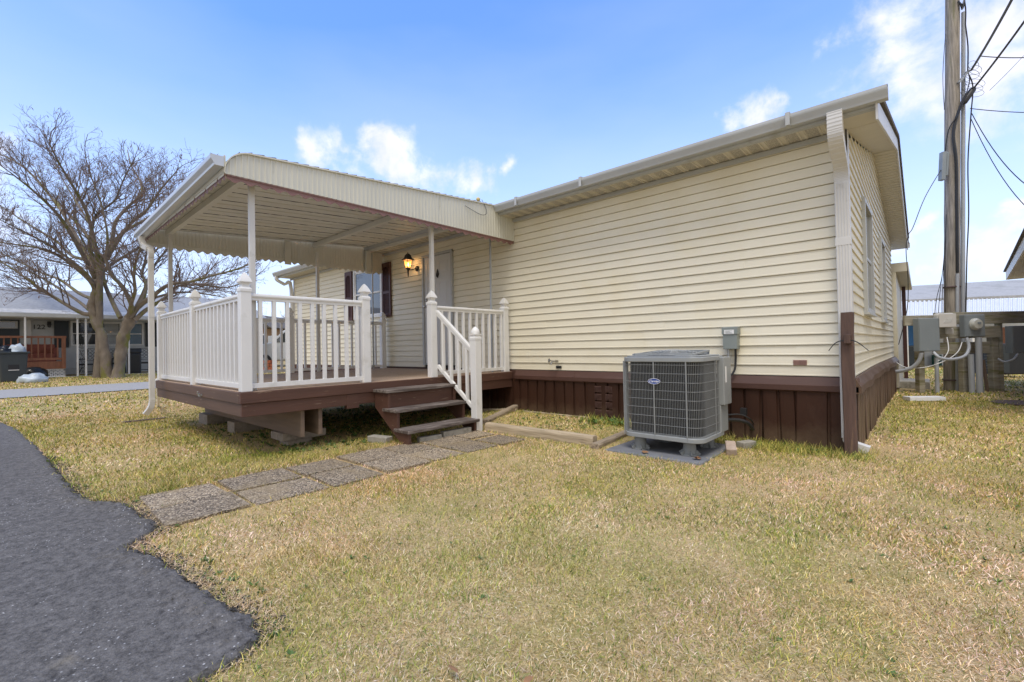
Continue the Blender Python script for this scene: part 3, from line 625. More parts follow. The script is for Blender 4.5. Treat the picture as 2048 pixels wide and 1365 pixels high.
# gable windows
for (ya, yb_, za, zb) in ((7.45,8.5,.36,1.85),(10.45,11.35,.34,1.82)):
    w = MB(); xb_ = bow((ya+yb_)/2, 1)
    for (p0,p1,q0,q1) in ((ya,ya+.06,za,zb),(yb_-.06,yb_,za,zb),(ya+.06,yb_-.06,za,za+.06),(ya+.06,yb_-.06,zb-.06,zb)): w.box(xb_-.03,p0,q0,xb_+.055,p1,q1)
    w.box(xb_-.03,ya-.02,za-.03,xb_+.075,yb_+.02,za-.001)
    w.box(xb_-.02,ya+.06,(za+zb)/2-.02,xb_+.03,yb_-.06,(za+zb)/2+.02)
    gw = w.build('window','gmetal',home,bevel=.003); MB().box(xb_+.012,ya+.06,za+.06,xb_+.02,yb_-.06,zb-.06).build('pane','glass',gw)
vp = MB(); vp.box(-1.125,WY-.022,-.262,-.995,WY-.012,-.205)
for k in range(4): vp.box(-1.12,WY-.026,-.255+k*.013,-1.0,WY-.022,-.249+k*.013)
vp.build('wall_vent','stain',home)
# rear bay of the home with brown post, beyond the gable
bay = MB(); bay.box(-2.4,FY+.05,-1.1,-.52,16.4,1.6); bay.build('rear_bay_wall','siding',home)
bay2 = MB(); bay2.prism([(FY+.04,1.55),(16.7,1.35),(16.7,1.45),(FY+.04,1.75)],'x',-2.6,-.30); bay2.build('rear_bay_roof','soffit',home)
MB().box(-.50,16.0,-1.1,-.42,16.1,1.5).build('rear_bay_trim','shutter',home)
tag(MB().box(-.9,14.2,-1.25,-.0,15.3,-.98).build('concrete_step','concrete',bevel=.02,loc=(-.4,14.7,-1.15)),'low concrete step on the grass behind the gable end of the cream home','step')
# ------------------------------------------------------------------ wall lantern
lt = thing('wall_lantern',(-7.99,5.84,1.55),'black coach lantern glowing amber on the cream wall left of the door','lantern')
lx, ly = -8.05, 5.73
l1 = MB(); l1.lathe((-7.99,WY-.018,1.70),[(.055,0),(.06,.012),(.04,.03),(.015,.035)],20,axis=-Y_)
l1.tube(smoothpts([(-7.99,5.90,1.70),(-7.995,5.84,1.68),(-8.03,5.77,1.66),(lx,ly,1.67)],4),.012,8); l1.build('mounting_arm','black',lt,smooth=True)
l2 = MB(); l2.lathe((lx,ly,0),[(.004,1.50),(.014,1.56),(.022,1.66),(.05,1.69),(.055,1.70)],4,rot=math.pi/4); l2.build('base_finial','black',lt)
l3 = MB(); l3.lathe((lx,ly,0),[(.052,1.70),(.088,1.865)],4,rot=math.pi/4); gl = l3.build('lamp_glass','amber',lt)
l4 = MB()
for sx in (-1,1):
    for sy in (-1,1): l4.tube([(lx+sx*.038,ly+sy*.038,1.70),(lx+sx*.064,ly+sy*.064,1.868)],.006,5)
l4.lathe((lx,ly,0),[(.135,1.862),(.138,1.870),(.085,1.905),(.075,1.93),(.062,1.965),(.038,1.985),(.034,1.995),(.008,2.0),(.014,2.012),(.003,2.03)],4,rot=math.pi/4)
l4.build('lamp_roof','black',lt)
bl = MB(); bl.lathe((lx,ly,0),[(.008,1.73),(.02,1.76),(.012,1.80),(.002,1.82)],12); 
pl = bpy.data.lights.new('lantern_light','POINT'); pl.energy = 4.5; pl.color = (1,.62,.28); pl.shadow_soft_size = .04
plo = bpy.data.objects.new('lantern_light',pl); COL.objects.link(plo); plo.location = (lx+.0,ly-.0,1.78); 
# glass is a shell so the bulb shows through it
M['amber'].node_tree.nodes['Principled BSDF'].inputs['Alpha'].default_value = .55
bl.build('bulb','bulb',lt,smooth=True)
gl.visible_shadow = True
# ------------------------------------------------------------------ deck
DX0, DX1, DY0, DY1, DZ = -9.21, -5.33, 1.69, 5.90, -.415
deck = thing('deck',(-7.27,3.8,-1.1),'raised brown wood deck with tan carpet and white vinyl railings, in front of the door','deck')
MB().box(DX0+.01,DY0+.01,DZ-.03,DX1-.01,DY1,DZ).build('deck_carpet','carpet',deck)
MB().box(DX1-.035,DY0-.018,-.54,DX1+.018,DY1,DZ-.004).build('edge_board','deckp',deck,bevel=.006)
MB().box(DX0,DY0-.018,-.5405,DX1-.036,DY0+.03,DZ-.0045).build('edge_board','deckp2',deck,bevel=.006)
MB().box(DX1-.045,DY0-.002,-.678,DX1-.002,DY1,-.542).build('rim_joist','deckp',deck,bevel=.004)
MB().box(DX0+.02,DY0-.001,-.6775,DX1-.046,DY0+.04,-.5425).build('rim_joist','deckp2',deck,bevel=.004)
MB().box(DX0,DY0+.04,-.54,DX0+.04,DY1,-.435).build('edge_board','deckp',deck)
MB().box(DX1-.06,2.86,-.72,DX1+.004,3.02,-.543).build('ledger_block','deckp',deck,bevel=.004)
for y in (2.32,2.53): MB().box(DX0+.1,y,-.99,DX1-.06,y+.045,-.679).build('girder','joist',deck,bevel=.003)
MB().box(DX0+.1,5.20,-.93,DX1-.08,5.245,-.679).build('girder','joist',deck,bevel=.003)
for k in range(9): MB().box(DX0+.1+k*.46,DY0+.05,-.676,DX0+.14+k*.46,DY1-.05,-.56).build('joist','joist',deck)
# post sleeve, caps and railing
def cap_prof(w):
    r2 = math.sqrt(2); return [(w*r2*1.10,0),(w*r2*1.10,.028),(w*r2*1.0,.036),(w*r2*.72,.052),(w*r2*.68,.07),(w*r2*.76,.088),(w*r2*1.12,.098),(w*r2*1.13,.106),(w*r2*.90,.138),(w*r2*.52,.175),(w*r2*.2,.20),(.001,.208)]
def post(parent, x, y, z0, z1, w=.0525, cap=True):
    p = MB().box(x-w,y-w,z0,x+w,y+w,z1).build('railing_post','white',parent,bevel=.004)
    if cap:
        c = MB().lathe((x,y,z1-.01),cap_prof(w),4,rot=math.pi/4).build('post_cap','white',parent,bevel=.0)
        c.parent = p
    return p
RT = .634
def rail_run(parent, p, q, first=.09, sp=.1425, zt=RT):
    p, q = Vector(p), Vector(q); d_ = (q-p); Ln = d_.length; d_.normalize(); sd_ = Vector((-d_.y,d_.x,0))
    prof = [(-.022,0),(-.022,-.035),(-.032,-.04),(-.032,-.048),(-.022,-.052),(-.022,-.078),(.022,-.078),(.022,-.052),(.032,-.048),(.032,-.04),(.022,-.035),(.030,-.022),(.026,-.008),(.012,0),(-.012,0),(-.026,-.008),(-.030,-.022)]
    prof = [(-.020,-.078),(-.020,-.05),(-.030,-.044),(-.034,-.03),(-.031,-.014),(-.02,-.003),(0,0),(.02,-.003),(.031,-.014),(.034,-.03),(.030,-.044),(.020,-.05),(.020,-.078)]
    n = len(prof); a = [p+sd_*u+Z_*(zt+v) for u, v in prof]; b = [q+sd_*u+Z_*(zt+v) for u, v in prof]
    r = MB(); r.add(a+b, [(i,(i+1)%n,n+(i+1)%n,n+i) for i in range(n)]+[tuple(range(n))[::-1],tuple(range(n,2*n))])
    ro = r.build('top_rail','white',parent,bevel=.002)
    MB().obox((p+q)/2+Z_*(-.36),(Ln/2,.02,.026),d_,sd_,Z_).build('bottom_rail','white',parent,bevel=.002)
    k = first; b0 = None
    while k < Ln-.03:
        c = p+d_*k
        if b0 is None:
            b0 = MB().obox(c+Z_*(.11),(.019,.019,.448),d_,sd_,Z_).build('baluster','white',ro,bevel=.002); c0 = c.copy()
        else:
            nb = b0.copy(); COL.objects.link(nb); nb.parent = ro; nb.location = Vector(b0.location)+(c-c0)
        k += sp
    return ro
RX = -5.385; RYn = 1.745; RXf = -9.15
for (x, y) in ((RX,RYn),(RX,3.15),(RX,4.235),(RX,5.79),(-7.24,RYn),(RXf,RYn),(RXf,3.76),(RXf,5.80)): post(deck, x, y, DZ, .655)
rail_run(deck,(RX,RYn+.0525,0),(RX,3.0975,0),.10)
rail_run(deck,(RX,4.2875,0),(RX,5.7375,0),.13)
rail_run(deck,(RX-.0525,RYn,0),(-7.1875,RYn,0),.09)
rail_run(deck,(-7.2925,RYn,0),(RXf+.0525,RYn,0),.09)
rail_run(deck,(RXf,RYn+.0525,0),(RXf,3.7075,0),.09)
rail_run(deck,(RXf,3.8125,0),(RXf,5.7475,0),.09)
bk = MB(); bk.box(-6.72,DY0-.05,-.53,-6.66,DY0-.019,-.505); bk.tube([(-6.70,DY0-.04,-.52),(-6.70,DY0-.06,-.50),(-6.69,DY0-.06,-.47)],.008,6); bk.tube([(-6.66,DY0-.04,-.52),(-6.65,DY0-.055,-.49)],.006,6)
bk.build('bracket','galv',deck)
# ------------------------------------------------------------------ steps with hand rail
st = thing('wooden_steps',(-4.95,3.75,-1.1),'three worn brown wooden steps with a white handrail leading up to the deck','steps')
SY0, SY1 = 3.24, 4.36
for i,(xa,xb,z) in enumerate(((-5.34,-5.0,-.505),(-5.11,-4.80,-.735),(-4.87,-4.56,-.965))):
    MB().box(xa,SY0-.03,z-.04,xb,SY1+.02,z).build('tread','tread',st,bevel=.008)
sprof = [(-5.32,-.548),(-5.02,-.548),(-5.02,-.778),(-4.83,-.778),(-4.83,-1.007),(-4.60,-1.007),(-4.60,-1.17),(-4.72,-1.17),(-5.32,-.74)]
for y in (SY0,SY1-.05): MB().prism(sprof,'y',y,y+.04).build('stringer','deckp',st,bevel=.003)
MB().box(-5.08,SY0+.045,-.735,-5.05,SY1-.055,-.55).build('riser','deckp',st,bevel=.003)
nw = post(st,-4.655,4.41,-1.16,.12,.055)
for ch in list(nw.children): bpy.data.objects.remove(ch)
c = MB().lathe((-4.655,4.41,.112),[(.084,0),(.084,.03),(.074,.038),(.070,.055),(.082,.062),(.084,.08)],4,rot=math.pi/4); c.lathe((-4.655,4.41,.19),[(.060,0),(.062,.02),(.055,.055),(.035,.085),(.012,.10),(.001,.104)],16); c = c.build('post_cap','white',st,smooth=True); c.parent = nw
hr = MB(); A = Vector((-5.34,4.30,.55)); B = Vector((-4.70,4.385,-.02))
hr.beam(A,B,.058,.038); hr.beam(A-Z_*.035,B-Z_*.035,.042,.05)
A2 = A+Vector((0,0,-.80)); B2 = B+Vector((0,0,-.80)); hr.beam(A2+Vector((.0,0,0)),B2,.042,.052)
hro = hr.build('handrail','white',st,bevel=.006)
for k in range(4):
    t = (k+.75)/4.4; c_ = A.lerp(B,t); MB().box(c_.x-.019,c_.y-.019,c_.z-.80,c_.x+.019,c_.y+.019,c_.z-.04).build('baluster','white',hro,bevel=.002)
# blocks and stones
def blk(name, box, m, label, cat, group=None, rot=0, bevel=.008):
    x0,y0,z0,x1,y1,z1 = box; cx_, cy_ = (x0+x1)/2,(y0+y1)/2
    o = MB().box(x0-cx_,y0-cy_,0,x1-cx_,y1-cy_,z1-z0).build(name,m,bevel=bevel,loc=(0,0,0)); o.location = (cx_,cy_,z0); o.rotation_euler.z = rot; ORIG[o.name] = (cx_,cy_,z0)
    return tag(o,label,cat,group)
blk('concrete_block',(-6.17,2.28,-1.085,-5.80,2.82,-.99),'blockc','wide tan solid block under the twin girders nearest the deck corner','block','blocks under the deck')
blk('concrete_block',(-6.10,2.36,-1.17,-5.85,2.66,-1.086),'blockc','short solid block half sunk in soil beneath the wide tan block at the deck corner','block','blocks under the deck')
blk('concrete_block',(-7.62,2.22,-1.17,-7.32,2.62,-.992),'blockc','middle block under the twin girders, in the shade behind the wide tan block','block','blocks under the deck')
blk('concrete_block',(-9.05,2.22,-1.17,-8.60,2.62,-.992),'blockc','farthest block under the twin girders, near the left end of the deck','block','blocks under the deck')
blk('concrete_block',(-7.2,5.05,-1.17,-6.9,5.4,-.932),'blockc','block in the dark under the rear girder of the deck near the house','block','blocks under the deck')
blk('paving_stone',(-5.24,3.10,-1.17,-4.93,3.22,-1.07),'concrete','narrow pale stone edging in the grass left of the wooden steps','stone',rot=.25)
blk('paving_stone',(-4.68,3.42,-1.17,-4.60,3.74,-1.08),'concrete','short grey stone on edge beneath the lowest step, at its left','stone',rot=-.12)
blk('paving_stone',(-4.67,3.78,-1.17,-4.59,4.24,-1.06),'concrete','longer grey stone on edge beneath the lowest step, at its right','stone',rot=-.05)
def timber(name, a, b, w, h, m, label, group='landscape timbers around the small lawn bed'):
    a, b = Vector(a), Vector(b); mb = MB(); n = 10; d_ = (b-a).normalized(); s_ = Vector((-d_.y,d_.x,0))
    vs = []
    for i in range(n+1):
        p = a.lerp(b,i/n)
        for (u,v) in ((-.5,0),(.5,0),(.5,.8),(.38,1),(-.38,1),(-.5,.8)):
            j = .004; vs.append(p+s_*(u*w+random.uniform(-j,j))+Z_*(v*h+random.uniform(-j,j)))
    mb.add(vs,[(i*6+k,i*6+(k+1)%6,(i+1)*6+(k+1)%6,(i+1)*6+k) for i in range(n) for k in range(6)]+[tuple(range(6))[::-1],tuple(n*6+k for k in range(6))])
    c_ = (a+b)/2
    return tag(mb.build(name,m,loc=tuple(c_)),label,'timber',group)
timber('landscape_timber',(-4.56,4.52,-1.16),(-2.86,4.56,-1.16),.10,.125,'timber','long pale grey timber running from the handrail newel post toward the air conditioner')
timber('landscape_timber',(-2.78,4.42,-1.165),(-2.86,5.45,-1.15),.10,.075,'timber2','flat cracked timber lying across the end of the long one, beside the air conditioner pad')
timber('landscape_timber',(-4.80,4.70,-1.14),(-5.25,6.0-.12,-1.08),.11,.10,'timber2','dark timber between the newel post and the skirting, beside the deck edge')
timber('landscape_timber',(-5.75,5.55,-1.14),(-5.15,5.80,-1.12),.09,.09,'timber','short tan timber under the deck against the brown skirting')
timber('wood_strip',(-5.05,5.84,-1.09),(-3.75,5.84,-1.085),.035,.03,'timber','thin pale strip of wood on the ground along the foot of the brown skirting',None)
# ------------------------------------------------------------------ air conditioner
pad = MB(); pad.prism([(-2.66,4.42),(-1.62,4.42),(-1.62,5.46),(-2.66,5.46)],'z',-1.20,-1.132)
tag(pad.build('equipment_pad','pad',bevel=.02,loc=(-2.14,4.94,-1.16)),'grey square plastic pad on the grass under the air conditioner','pad')
ac = thing('air_conditioner',(-2.1,4.98,-1.09),'large grey air conditioner with wire guard and oval blue badge before the brown skirting','air conditioner')
ax0,ax1,ay0,ay1 = -2.515,-1.665,4.575,5.33; az0,az1 = -.955,-.155
def rrect(x0,x1,y0,y1,r,n=8):
    p = []
    for (cx_,cy_,a0) in ((x1-r,y0+r,-90),(x1-r,y1-r,0),(x0+r,y1-r,90),(x0+r,y0+r,180)):
        for k in range(n+1):
            a = rad(a0+90*k/n); p.append((cx_+r*math.cos(a),cy_+r*math.sin(a)))
    return p
MB().prism(rrect(ax0+.05,ax1-.05,ay0+.05,ay1-.05,.09),'z',az0+.01,az1-.03).build('coil','acd',ac,smooth=True)
bs = MB(); bs.prism(rrect(ax0-.008,ax1+.008,ay0-.008,ay1+.008,.13),'z',az0-.035,az0+.012); bs.prism(rrect(ax0+.1,ax1-.1,ay0+.1,ay1-.1,.10),'z',az0-.052,az0-.034); bs.build('base_pan','acg',ac,bevel=.006,smooth=True)
tp = MB(); tp.prism(rrect(ax0-.01,ax1+.01,ay0-.01,ay1+.01,.13),'z',az1-.03,az1+.02); tp.prism(rrect(ax0+.02,ax1-.02,ay0+.02,ay1-.02,.11),'z',az1+.0205,az1+.035); tp.build('top_cover','acg',ac,bevel=.008,smooth=True)
# guard wires
gw = MB(); path = rrect(ax0,ax1,ay0,ay1,.13,10)
path = path+[path[0]]; seg = [0]
for i in range(len(path)-1): seg.append(seg[-1]+math.dist(path[i],path[i+1]))
tot = seg[-1]; nw_ = 176
def at(s):
    s %= tot; i = max(0, np.searchsorted(seg,s,side='right')-1); i = min(i,len(path)-2); t = (s-seg[i])/max(1e-9,seg[i+1]-seg[i]); return (path[i][0]+(path[i+1][0]-path[i][0])*t, path[i][1]+(path[i+1][1]-path[i][1])*t)
for k in range(nw_):
    x,y = at(tot*k/nw_); gw.tube([(x,y,az0+.014),(x,y,az1-.034)],.0016,4,cap=False)
ring = [at(tot*k/80) for k in range(81)]
for k in range(9):
    z = az0+.03+(az1-az0-.09)*k/8; rr_ = .0021
    gw.tube([(p[0]-(.0 if 1 else 0),p[1],z) for p in ring],rr_,4,cap=False)
gwo = gw.build('coil_guard','acw',ac)
sr = MB()
for (x,y) in ((-2.14,ay0-.004),(-1.80,ay0-.004),(ax0+.012,ay0+.03),(ax1+.003,5.0)): sr.box(x-.005,y-.005,az0-.02,x+.005,y+.004,az1-.02)
sr.build('guard_strut','acw',ac)
MB().box(ax0-.006,ay0+.06,az0+.012,ax0+.03,ay0+.10,az1-.03).build('corner_post','acg',ac)
lid = MB(); cxx, cyy = (ax0+ax1)/2,(ay0+ay1)/2+.0
lid.lathe((cxx,cyy,az1+.03),[(.35,.0),(.345,.02)],4,rot=math.pi/4)
fan = MB()
for rr_ in (.33,.29,.25,.21,.17,.13):
    zz = az1+.04+.05*(1-(rr_/.34)**2); fan.tube([(cxx+rr_*math.cos(2*math.pi*k/40),cyy+rr_*math.sin(2*math.pi*k/40),zz) for k in range(41)],.0035,5,cap=False)
for k in range(20):
    a = 2*math.pi*k/20; fan.tube([(cxx+q*math.cos(a),cyy+q*math.sin(a),az1+.04+.05*(1-(q/.34)**2)) for q in (.08,.2,.34)],.003,4)
fan.build('fan_guard','acg',ac)
MB().lathe((cxx,cyy,az1+.036),[(.34,0),(.33,.003)],40).build('fan_opening','acd',ac)
mo = MB(); mo.lathe((cxx,cyy,az1+.075),[(.09,0),(.09,.014),(.06,.02)],24)
mo.prism([(cxx-.30,cyy-.30),(cxx+.30,cyy-.30),(cxx+.32,cyy-.28),(cxx+.32,cyy-.27),(cxx-.32,cyy-.27),(cxx-.32,cyy-.28)],'z',az1+.036,az1+.06)
mo.prism([(cxx-.30,cyy+.27),(cxx+.30,cyy+.27),(cxx+.26,cyy+.30),(cxx-.26,cyy+.30)],'z',az1+.036,az1+.085)
for sx in (-1,1): mo.beam((cxx+sx*.33,cyy-.28,az1+.045),(cxx+sx*.29,cyy+.28,az1+.075),.02,.02)
mo.build('fan_motor_cap','acg',ac,bevel=.002)
sv = MB(); sv.box(ax1-.02,5.12,-.66,ax1+.052,5.36,-.15); sv.box(ax1-.02,5.12,-.955,ax1+.012,5.36,-.66); sv.build('service_panel','acg',ac,bevel=.008)
MB().box(ax1+.053,5.16,-.42,ax1+.055,5.20,-.25).build('rating_sticker','wtext',ac)
for (x,y) in ((-2.37,4.70),(-1.84,4.72),(-2.30,5.22),(-1.82,5.20)):
    lg = MB(); lg.lathe((x,y,-1.132),[(.080,0),(.078,.010),(.066,.014),(.060,.144)],24)
    for a in range(6):
        aa = a*math.pi/3; lg.beam((x+.055*math.cos(aa),y+.055*math.sin(aa),-1.095),(x+.10*math.cos(aa),y+.10*math.sin(aa),-1.128),.008,.04)
    lg.build('foot','leg',ac,smooth=True)
bd = MB(); bcx,bcz = -2.135,-.385
bd.add([(bcx+.066*math.cos(2*math.pi*k/32),ay0-.010,bcz+.029*math.sin(2*math.pi*k/32)) for k in range(32)]+[(bcx+.066*math.cos(2*math.pi*k/32),ay0-.001,bcz+.029*math.sin(2*math.pi*k/32)) for k in range(32)],[(k,(k+1)%32,32+(k+1)%32,32+k) for k in range(32)]+[tuple(range(32))])
bdg = bd.build('badge','blue',ac)
rg = MB(); rg.tube([(bcx+.0655*math.cos(2*math.pi*k/32),ay0-.011,bcz+.0285*math.sin(2*math.pi*k/32)) for k in range(33)],.0018,5,cap=False); o = rg.build('badge_rim','wtext',ac); o.parent = bdg
o = text_mesh('badge_lettering','Carrier',.036,frame((bcx,ay0-.0115,bcz),X_,Z_,-Y_),'wtext',ac,shear=.35); o.parent = bdg
# disconnect box and conduits
dbx = thing('disconnect_box',(-1.75,5.88,-.08),'small grey electrical disconnect box on the cream siding above the air conditioner','electrical box')
q = MB(); q.box(-1.835,5.82,-.075,-1.675,5.922,.175); q.prism([(5.812,.10),(5.812,.19),(5.93,.19),(5.93,.10)],'x',-1.845,-1.665); q.build('box_body','ebox2',dbx,bevel=.006)
q = MB(); q.box(-1.815,5.808,.105,-1.705,5.811,.155); q.build('box_label','wtext',dbx)
q = MB()
for k in range(4): q.box(-1.80,5.8065,.112+k*.010,-1.80+(.08,.07,.05,.075)[k],5.8075,.115+k*.010)
q.build('printed_lines','ebox2',dbx)
q = MB(); q.tube(smoothpts([(-1.79,5.87,-.07),(-1.79,5.87,-.16),(-1.81,5.84,-.30),(-1.84,5.6,-.42),(-1.72,5.35,-.45)],5),.014,8); q.build('conduit','galv',dbx,smooth=True)
q = MB(); q.tube(smoothpts([(-1.71,5.87,-.07),(-1.715,5.88,-.22),(-1.73,5.86,-.34),(-1.80,5.80,-.44),(-1.86,5.70,-.55),(-1.80,5.5,-.60)],5),.013,8); q.build('conduit','rubber',dbx,smooth=True)
ln = MB(); ln.tube(smoothpts([(-1.70,5.36,-.85),(-1.60,5.5,-.86),(-1.52,5.6,-.90),(-1.50,5.7,-.98),(-1.56,5.88,-1.0)],5),.02,8); ln.tube(smoothpts([(-1.70,5.36,-.80),(-1.58,5.52,-.80),(-1.50,5.62,-.86),(-1.54,5.88,-.95)],5),.009,6)
ln.box(-1.60,5.60,-.82,-1.54,5.66,-.74)
o = tag(ln.build('refrigerant_line','rubber',loc=(-1.6,5.6,-.9),smooth=True),'black insulated pipes looping from the air conditioner into the brown skirting','pipe')
fc = thing('outdoor_faucet',(-4.42,5.88,-.27),'small metal hose faucet on the cream wall above the belt trim','faucet')
q = MB(); q.lathe((-4.36,5.90,-.235),[(.02,0),(.02,.05),(.012,.06),(.012,.10)],10,axis=-Y_); q.tube([(-4.36,5.80,-.235),(-4.37,5.76,-.25),(-4.38,5.745,-.285)],.014,8); q.build('spout','nickel',fc,smooth=True)
q = MB(); q.lathe((-4.47,5.84,-.225),[(.03,0),(.036,.01),(.02,.02)],12,axis=Vector((-.5,-.8,.1))); q.tube([(-4.36,5.84,-.235),(-4.47,5.84,-.225)],.008,6); q.build('valve_handle','nickel',fc,smooth=True)
q = MB(); q.box(-4.40,5.912,-.35,-4.30,5.924,-.31); q.build('tag_plate','black',fc)
# corner post with strap
cp = thing('wood_post',(-.602,5.70,-1.17),'short weathered brown square post standing in front of the white downspout','post')
q = MB(); vs = []; prof = rrect(-.052,.052,-.05,.05,.008,1); n = len(prof)
for i in range(15):
    z = -1.2+(1.48)*i/14; vs += [(-.602+p[0]+random.uniform(-.002,.002)+.004*math.sin(i*.5),5.70+p[1],z if i < 14 else z+random.uniform(-.008,.004)) for p in prof]
q.add(vs,[(i*n+k,i*n+(k+1)%n,(i+1)*n+(k+1)%n,(i+1)*n+k) for i in range(14) for k in range(n)]+[tuple(range(n))[::-1],tuple(14*n+k for k in range(n))]); q.build('post_body','post4',cp)
q = MB(); q.box(-.625,5.60,-.03,-.570,5.65,.06); q.build('cleat','post4',cp,bevel=.004)
q = MB(); bandloft(q,smoothpts([(-.75,5.60,-.10),(-.70,5.60,-.03),(-.64,5.62,.0),(-.56,5.62,.0),(-.50,5.60,-.03),(-.43,5.58,-.10)],4),.004,.005); q.build('strap','rubber',cp)
# ------------------------------------------------------------------ awning over the deck
aw = thing('porch_awning',(-7.27,3.7,-.4),'ivory fluted metal awning with rose scalloped edge on thin white posts over the deck','awning')
AX0, AX1, AY0, AYW = -9.29,-5.244,1.53,5.60
def atop(y):
    if y > 1.80: return 2.07+(y-1.80)*(2.33-2.07)/(5.6-1.8)
    t = (1.80-y)/(1.80-AY0); return 1.84+(2.07-1.84)*math.sqrt(max(0,1-t*t))
def fluted(x, sgn, m, name, zb=1.815, amp=.006, y1=5.93):
    mb = MB(); vs = []; ysx = []; y = AY0; k = 0
    while y < y1:
        for (dy,dp) in ((0,0),(.040,0),(.044,amp),(.0565,amp)):
            if y+dy < y1: ysx.append((y+dy,dp))
        y += .057
    for (yy,dp) in ysx:
        tz = atop(min(yy,5.6)); 
        if yy > 5.45: tz = min(tz, 2.345-(yy-5.45)*.35)
        vs += [(x+sgn*dp,yy,zb),(x+sgn*dp,yy,tz)]
    mb.add(vs,[(2*i,2*i+2,2*i+3,2*i+1) for i in range(len(ysx)-1)]); return mb.build(name,m,aw,solid=.003)
fluted(AX1,1,'awn','fluted_fascia'); fluted(AX0,-1,'awnin','fluted_fascia')
def strip(pts, w, h, name, m):
    q = MB(); vs = []
    for p in pts: vs += [(p[0]-w/2,p[1],p[2]-h),(p[0]+w/2,p[1],p[2]-h),(p[0]+w/2,p[1],p[2]),(p[0]-w/2,p[1],p[2])]
    q.add(vs,[(i*4+k,i*4+(k+1)%4,(i+1)*4+(k+1)%4,(i+1)*4+k) for i in range(len(pts)-1) for k in range(4)]+[(0,1,2,3),tuple(4*(len(pts)-1)+k for k in range(4))]); return q.build(name,m,aw)
yy = [AY0+ (1.8-AY0)*(1-math.cos(k/10*math.pi/2)) for k in range(11)]+[2.2,3,4,5,5.45]
for x in (AX1+.006,AX0-.006): strip([(x,y,atop(y)+.016) for y in yy],.035,.016,'edge_cap','awn')
# roof pans: ribs run with the slope; undersides show, stepped edges on top
rp = MB(); x = AX0+.02
while x < AX1-.02:
    w = min(.42,AX1-.02-x)
    prof = [(x,0),(x+.03,.0),(x+.04,-.035),(x+w*.5-.01,-.035),(x+w*.5,-.028),(x+w*.5+.01,-.035),(x+w-.01,-.035),(x+w,0)]
    vs = []; ylist = [y for y in yy if y >= AY0]+[5.6]
    for y in ylist: vs += [(p[0],y,atop(y)-.006+p[1]) for p in prof]
    n = len(prof); rp.add(vs,[(i*n+k,i*n+k+1,(i+1)*n+k+1,(i+1)*n+k) for i in range(len(ylist)-1) for k in range(n-1)]); x += w
rp.build('roof_pan','awnin',aw,solid=.003)
x = AX0+.02+.21
while x < AX1-.05:
    sg = MB(); sp2 = []; sr2 = []
    for k in range(60):
        y_ = 1.86+k*.06; sp2.append((x+random.uniform(-.002,.002),y_,atop(y_)-.043)); sr2.append(random.choice([.0015,.004,.006,.007]))
    sg.tube(sp2,sr2,5)
    sg.build('pan_seam','dark',aw); x += .42
dk = MB(); 
for xx in (AX1-.03,):
    y = AY0+.02
    while y < 5.5:
        dk.add([(xx-.08,y,atop(y)+.014),(xx+.035,y,atop(y)+.014),(xx+.035,y+.12,atop(y+.12)+.014),(xx-.08,y+.12,atop(y+.12)+.014),(xx-.08,y,atop(y)+.020),(xx+.035,y,atop(y)+.020),(xx+.035,y+.12,atop(y+.12)+.032),(xx-.08,y+.12,atop(y+.12)+.032)],[(0,1,2,3),(4,5,6,7),(0,1,5,4),(1,2,6,5),(2,3,7,6),(3,0,4,7)])
        y += .12
dk.build('shingle_edge','shingle',aw)
def valance(name, m, along, fixed, a0, a1, zt, zb, per, dep, t=.003):
    q = MB(); vs = []; k = a0; n = 0
    while k <= a1+1e-6:
        z = zb+dep*abs(math.sin(math.pi*(k-a0)/per)) if per else zb
        z = zb+dep*(.5+.5*math.cos(2*math.pi*(k-a0)/per))
        vs += [((fixed,k,z) if along == 'y' else (k,fixed,z)), ((fixed,k,zt) if along == 'y' else (k,fixed,zt))]; k += per/8; n += 1
    q.add(vs,[(2*i,2*i+2,2*i+3,2*i+1) for i in range(n-1)]); return q.build(name,m,aw,solid=t)
valance('scalloped_valance','rose','y',AX1-.012,AY0+.02,5.92,1.815,1.742,.145,.032)
MB().box(AX1-.03,AY0+.02,1.800,AX1-.001,5.92,1.812).build('valance_rail','rose',aw)
valance('scalloped_valance','awnin','y',AX0+.012,AY0+.02,5.92,1.815,1.715,.135,.04)
MB().box(AX0+.001,AY0+.02,1.79,AX0+.03,5.92,1.812).build('valance_rail','awnin',aw)
valance('scalloped_valance','rose','x',AY0+.01,AX0+.02,AX1-.02,1.82,1.755,.145,.035)
for (ya) in (1.86,4.30):
    zt_ = atop(ya)-.05
    MB().box(AX0+.03,ya-.035,zt_-.085,AX1-.03,ya+.035,zt_).build('beam','awnin',aw,bevel=.004)
MB().box(AX0+.03,5.50,2.17,AX1-.03,5.56,2.28).build('ledger_beam','awnin',aw,bevel=.004)
for (x,y,r) in ((-5.45,1.845,.022),(-5.45,4.30,.022),(-5.45,5.545,.011),(-9.10,1.86,.022),(-9.10,4.29,.022),(-9.10,5.525,.011)):
    zt_ = min(atop(min(y,5.4))-.13, 1.98) if y < 5 else 2.18
    MB().box(x-r*1.25,y-r*1.25,DZ,x+r*1.25,y+r*1.25,zt_).build('awning_post','wmetal' if r > .02 else 'galv',aw,bevel=.003)
MB().box(-9.25,5.44,1.70,-9.18,5.60,2.20).build('panel_joiner','awnin',aw)
MB().box(-9.25,3.72,1.70,-9.262,3.84,2.16).build('panel_joiner','awnin',aw)
ag = MB(); gutter(ag,AX1+.005,-9.17,AY0-.005,1.405,1.985,1.905,.105); g1 = ag.build('gutter',mat('bright_gutter_metal',(.56,.58,.60),.30,.05,4,metal=.45,spec=.7),aw,bevel=.003)
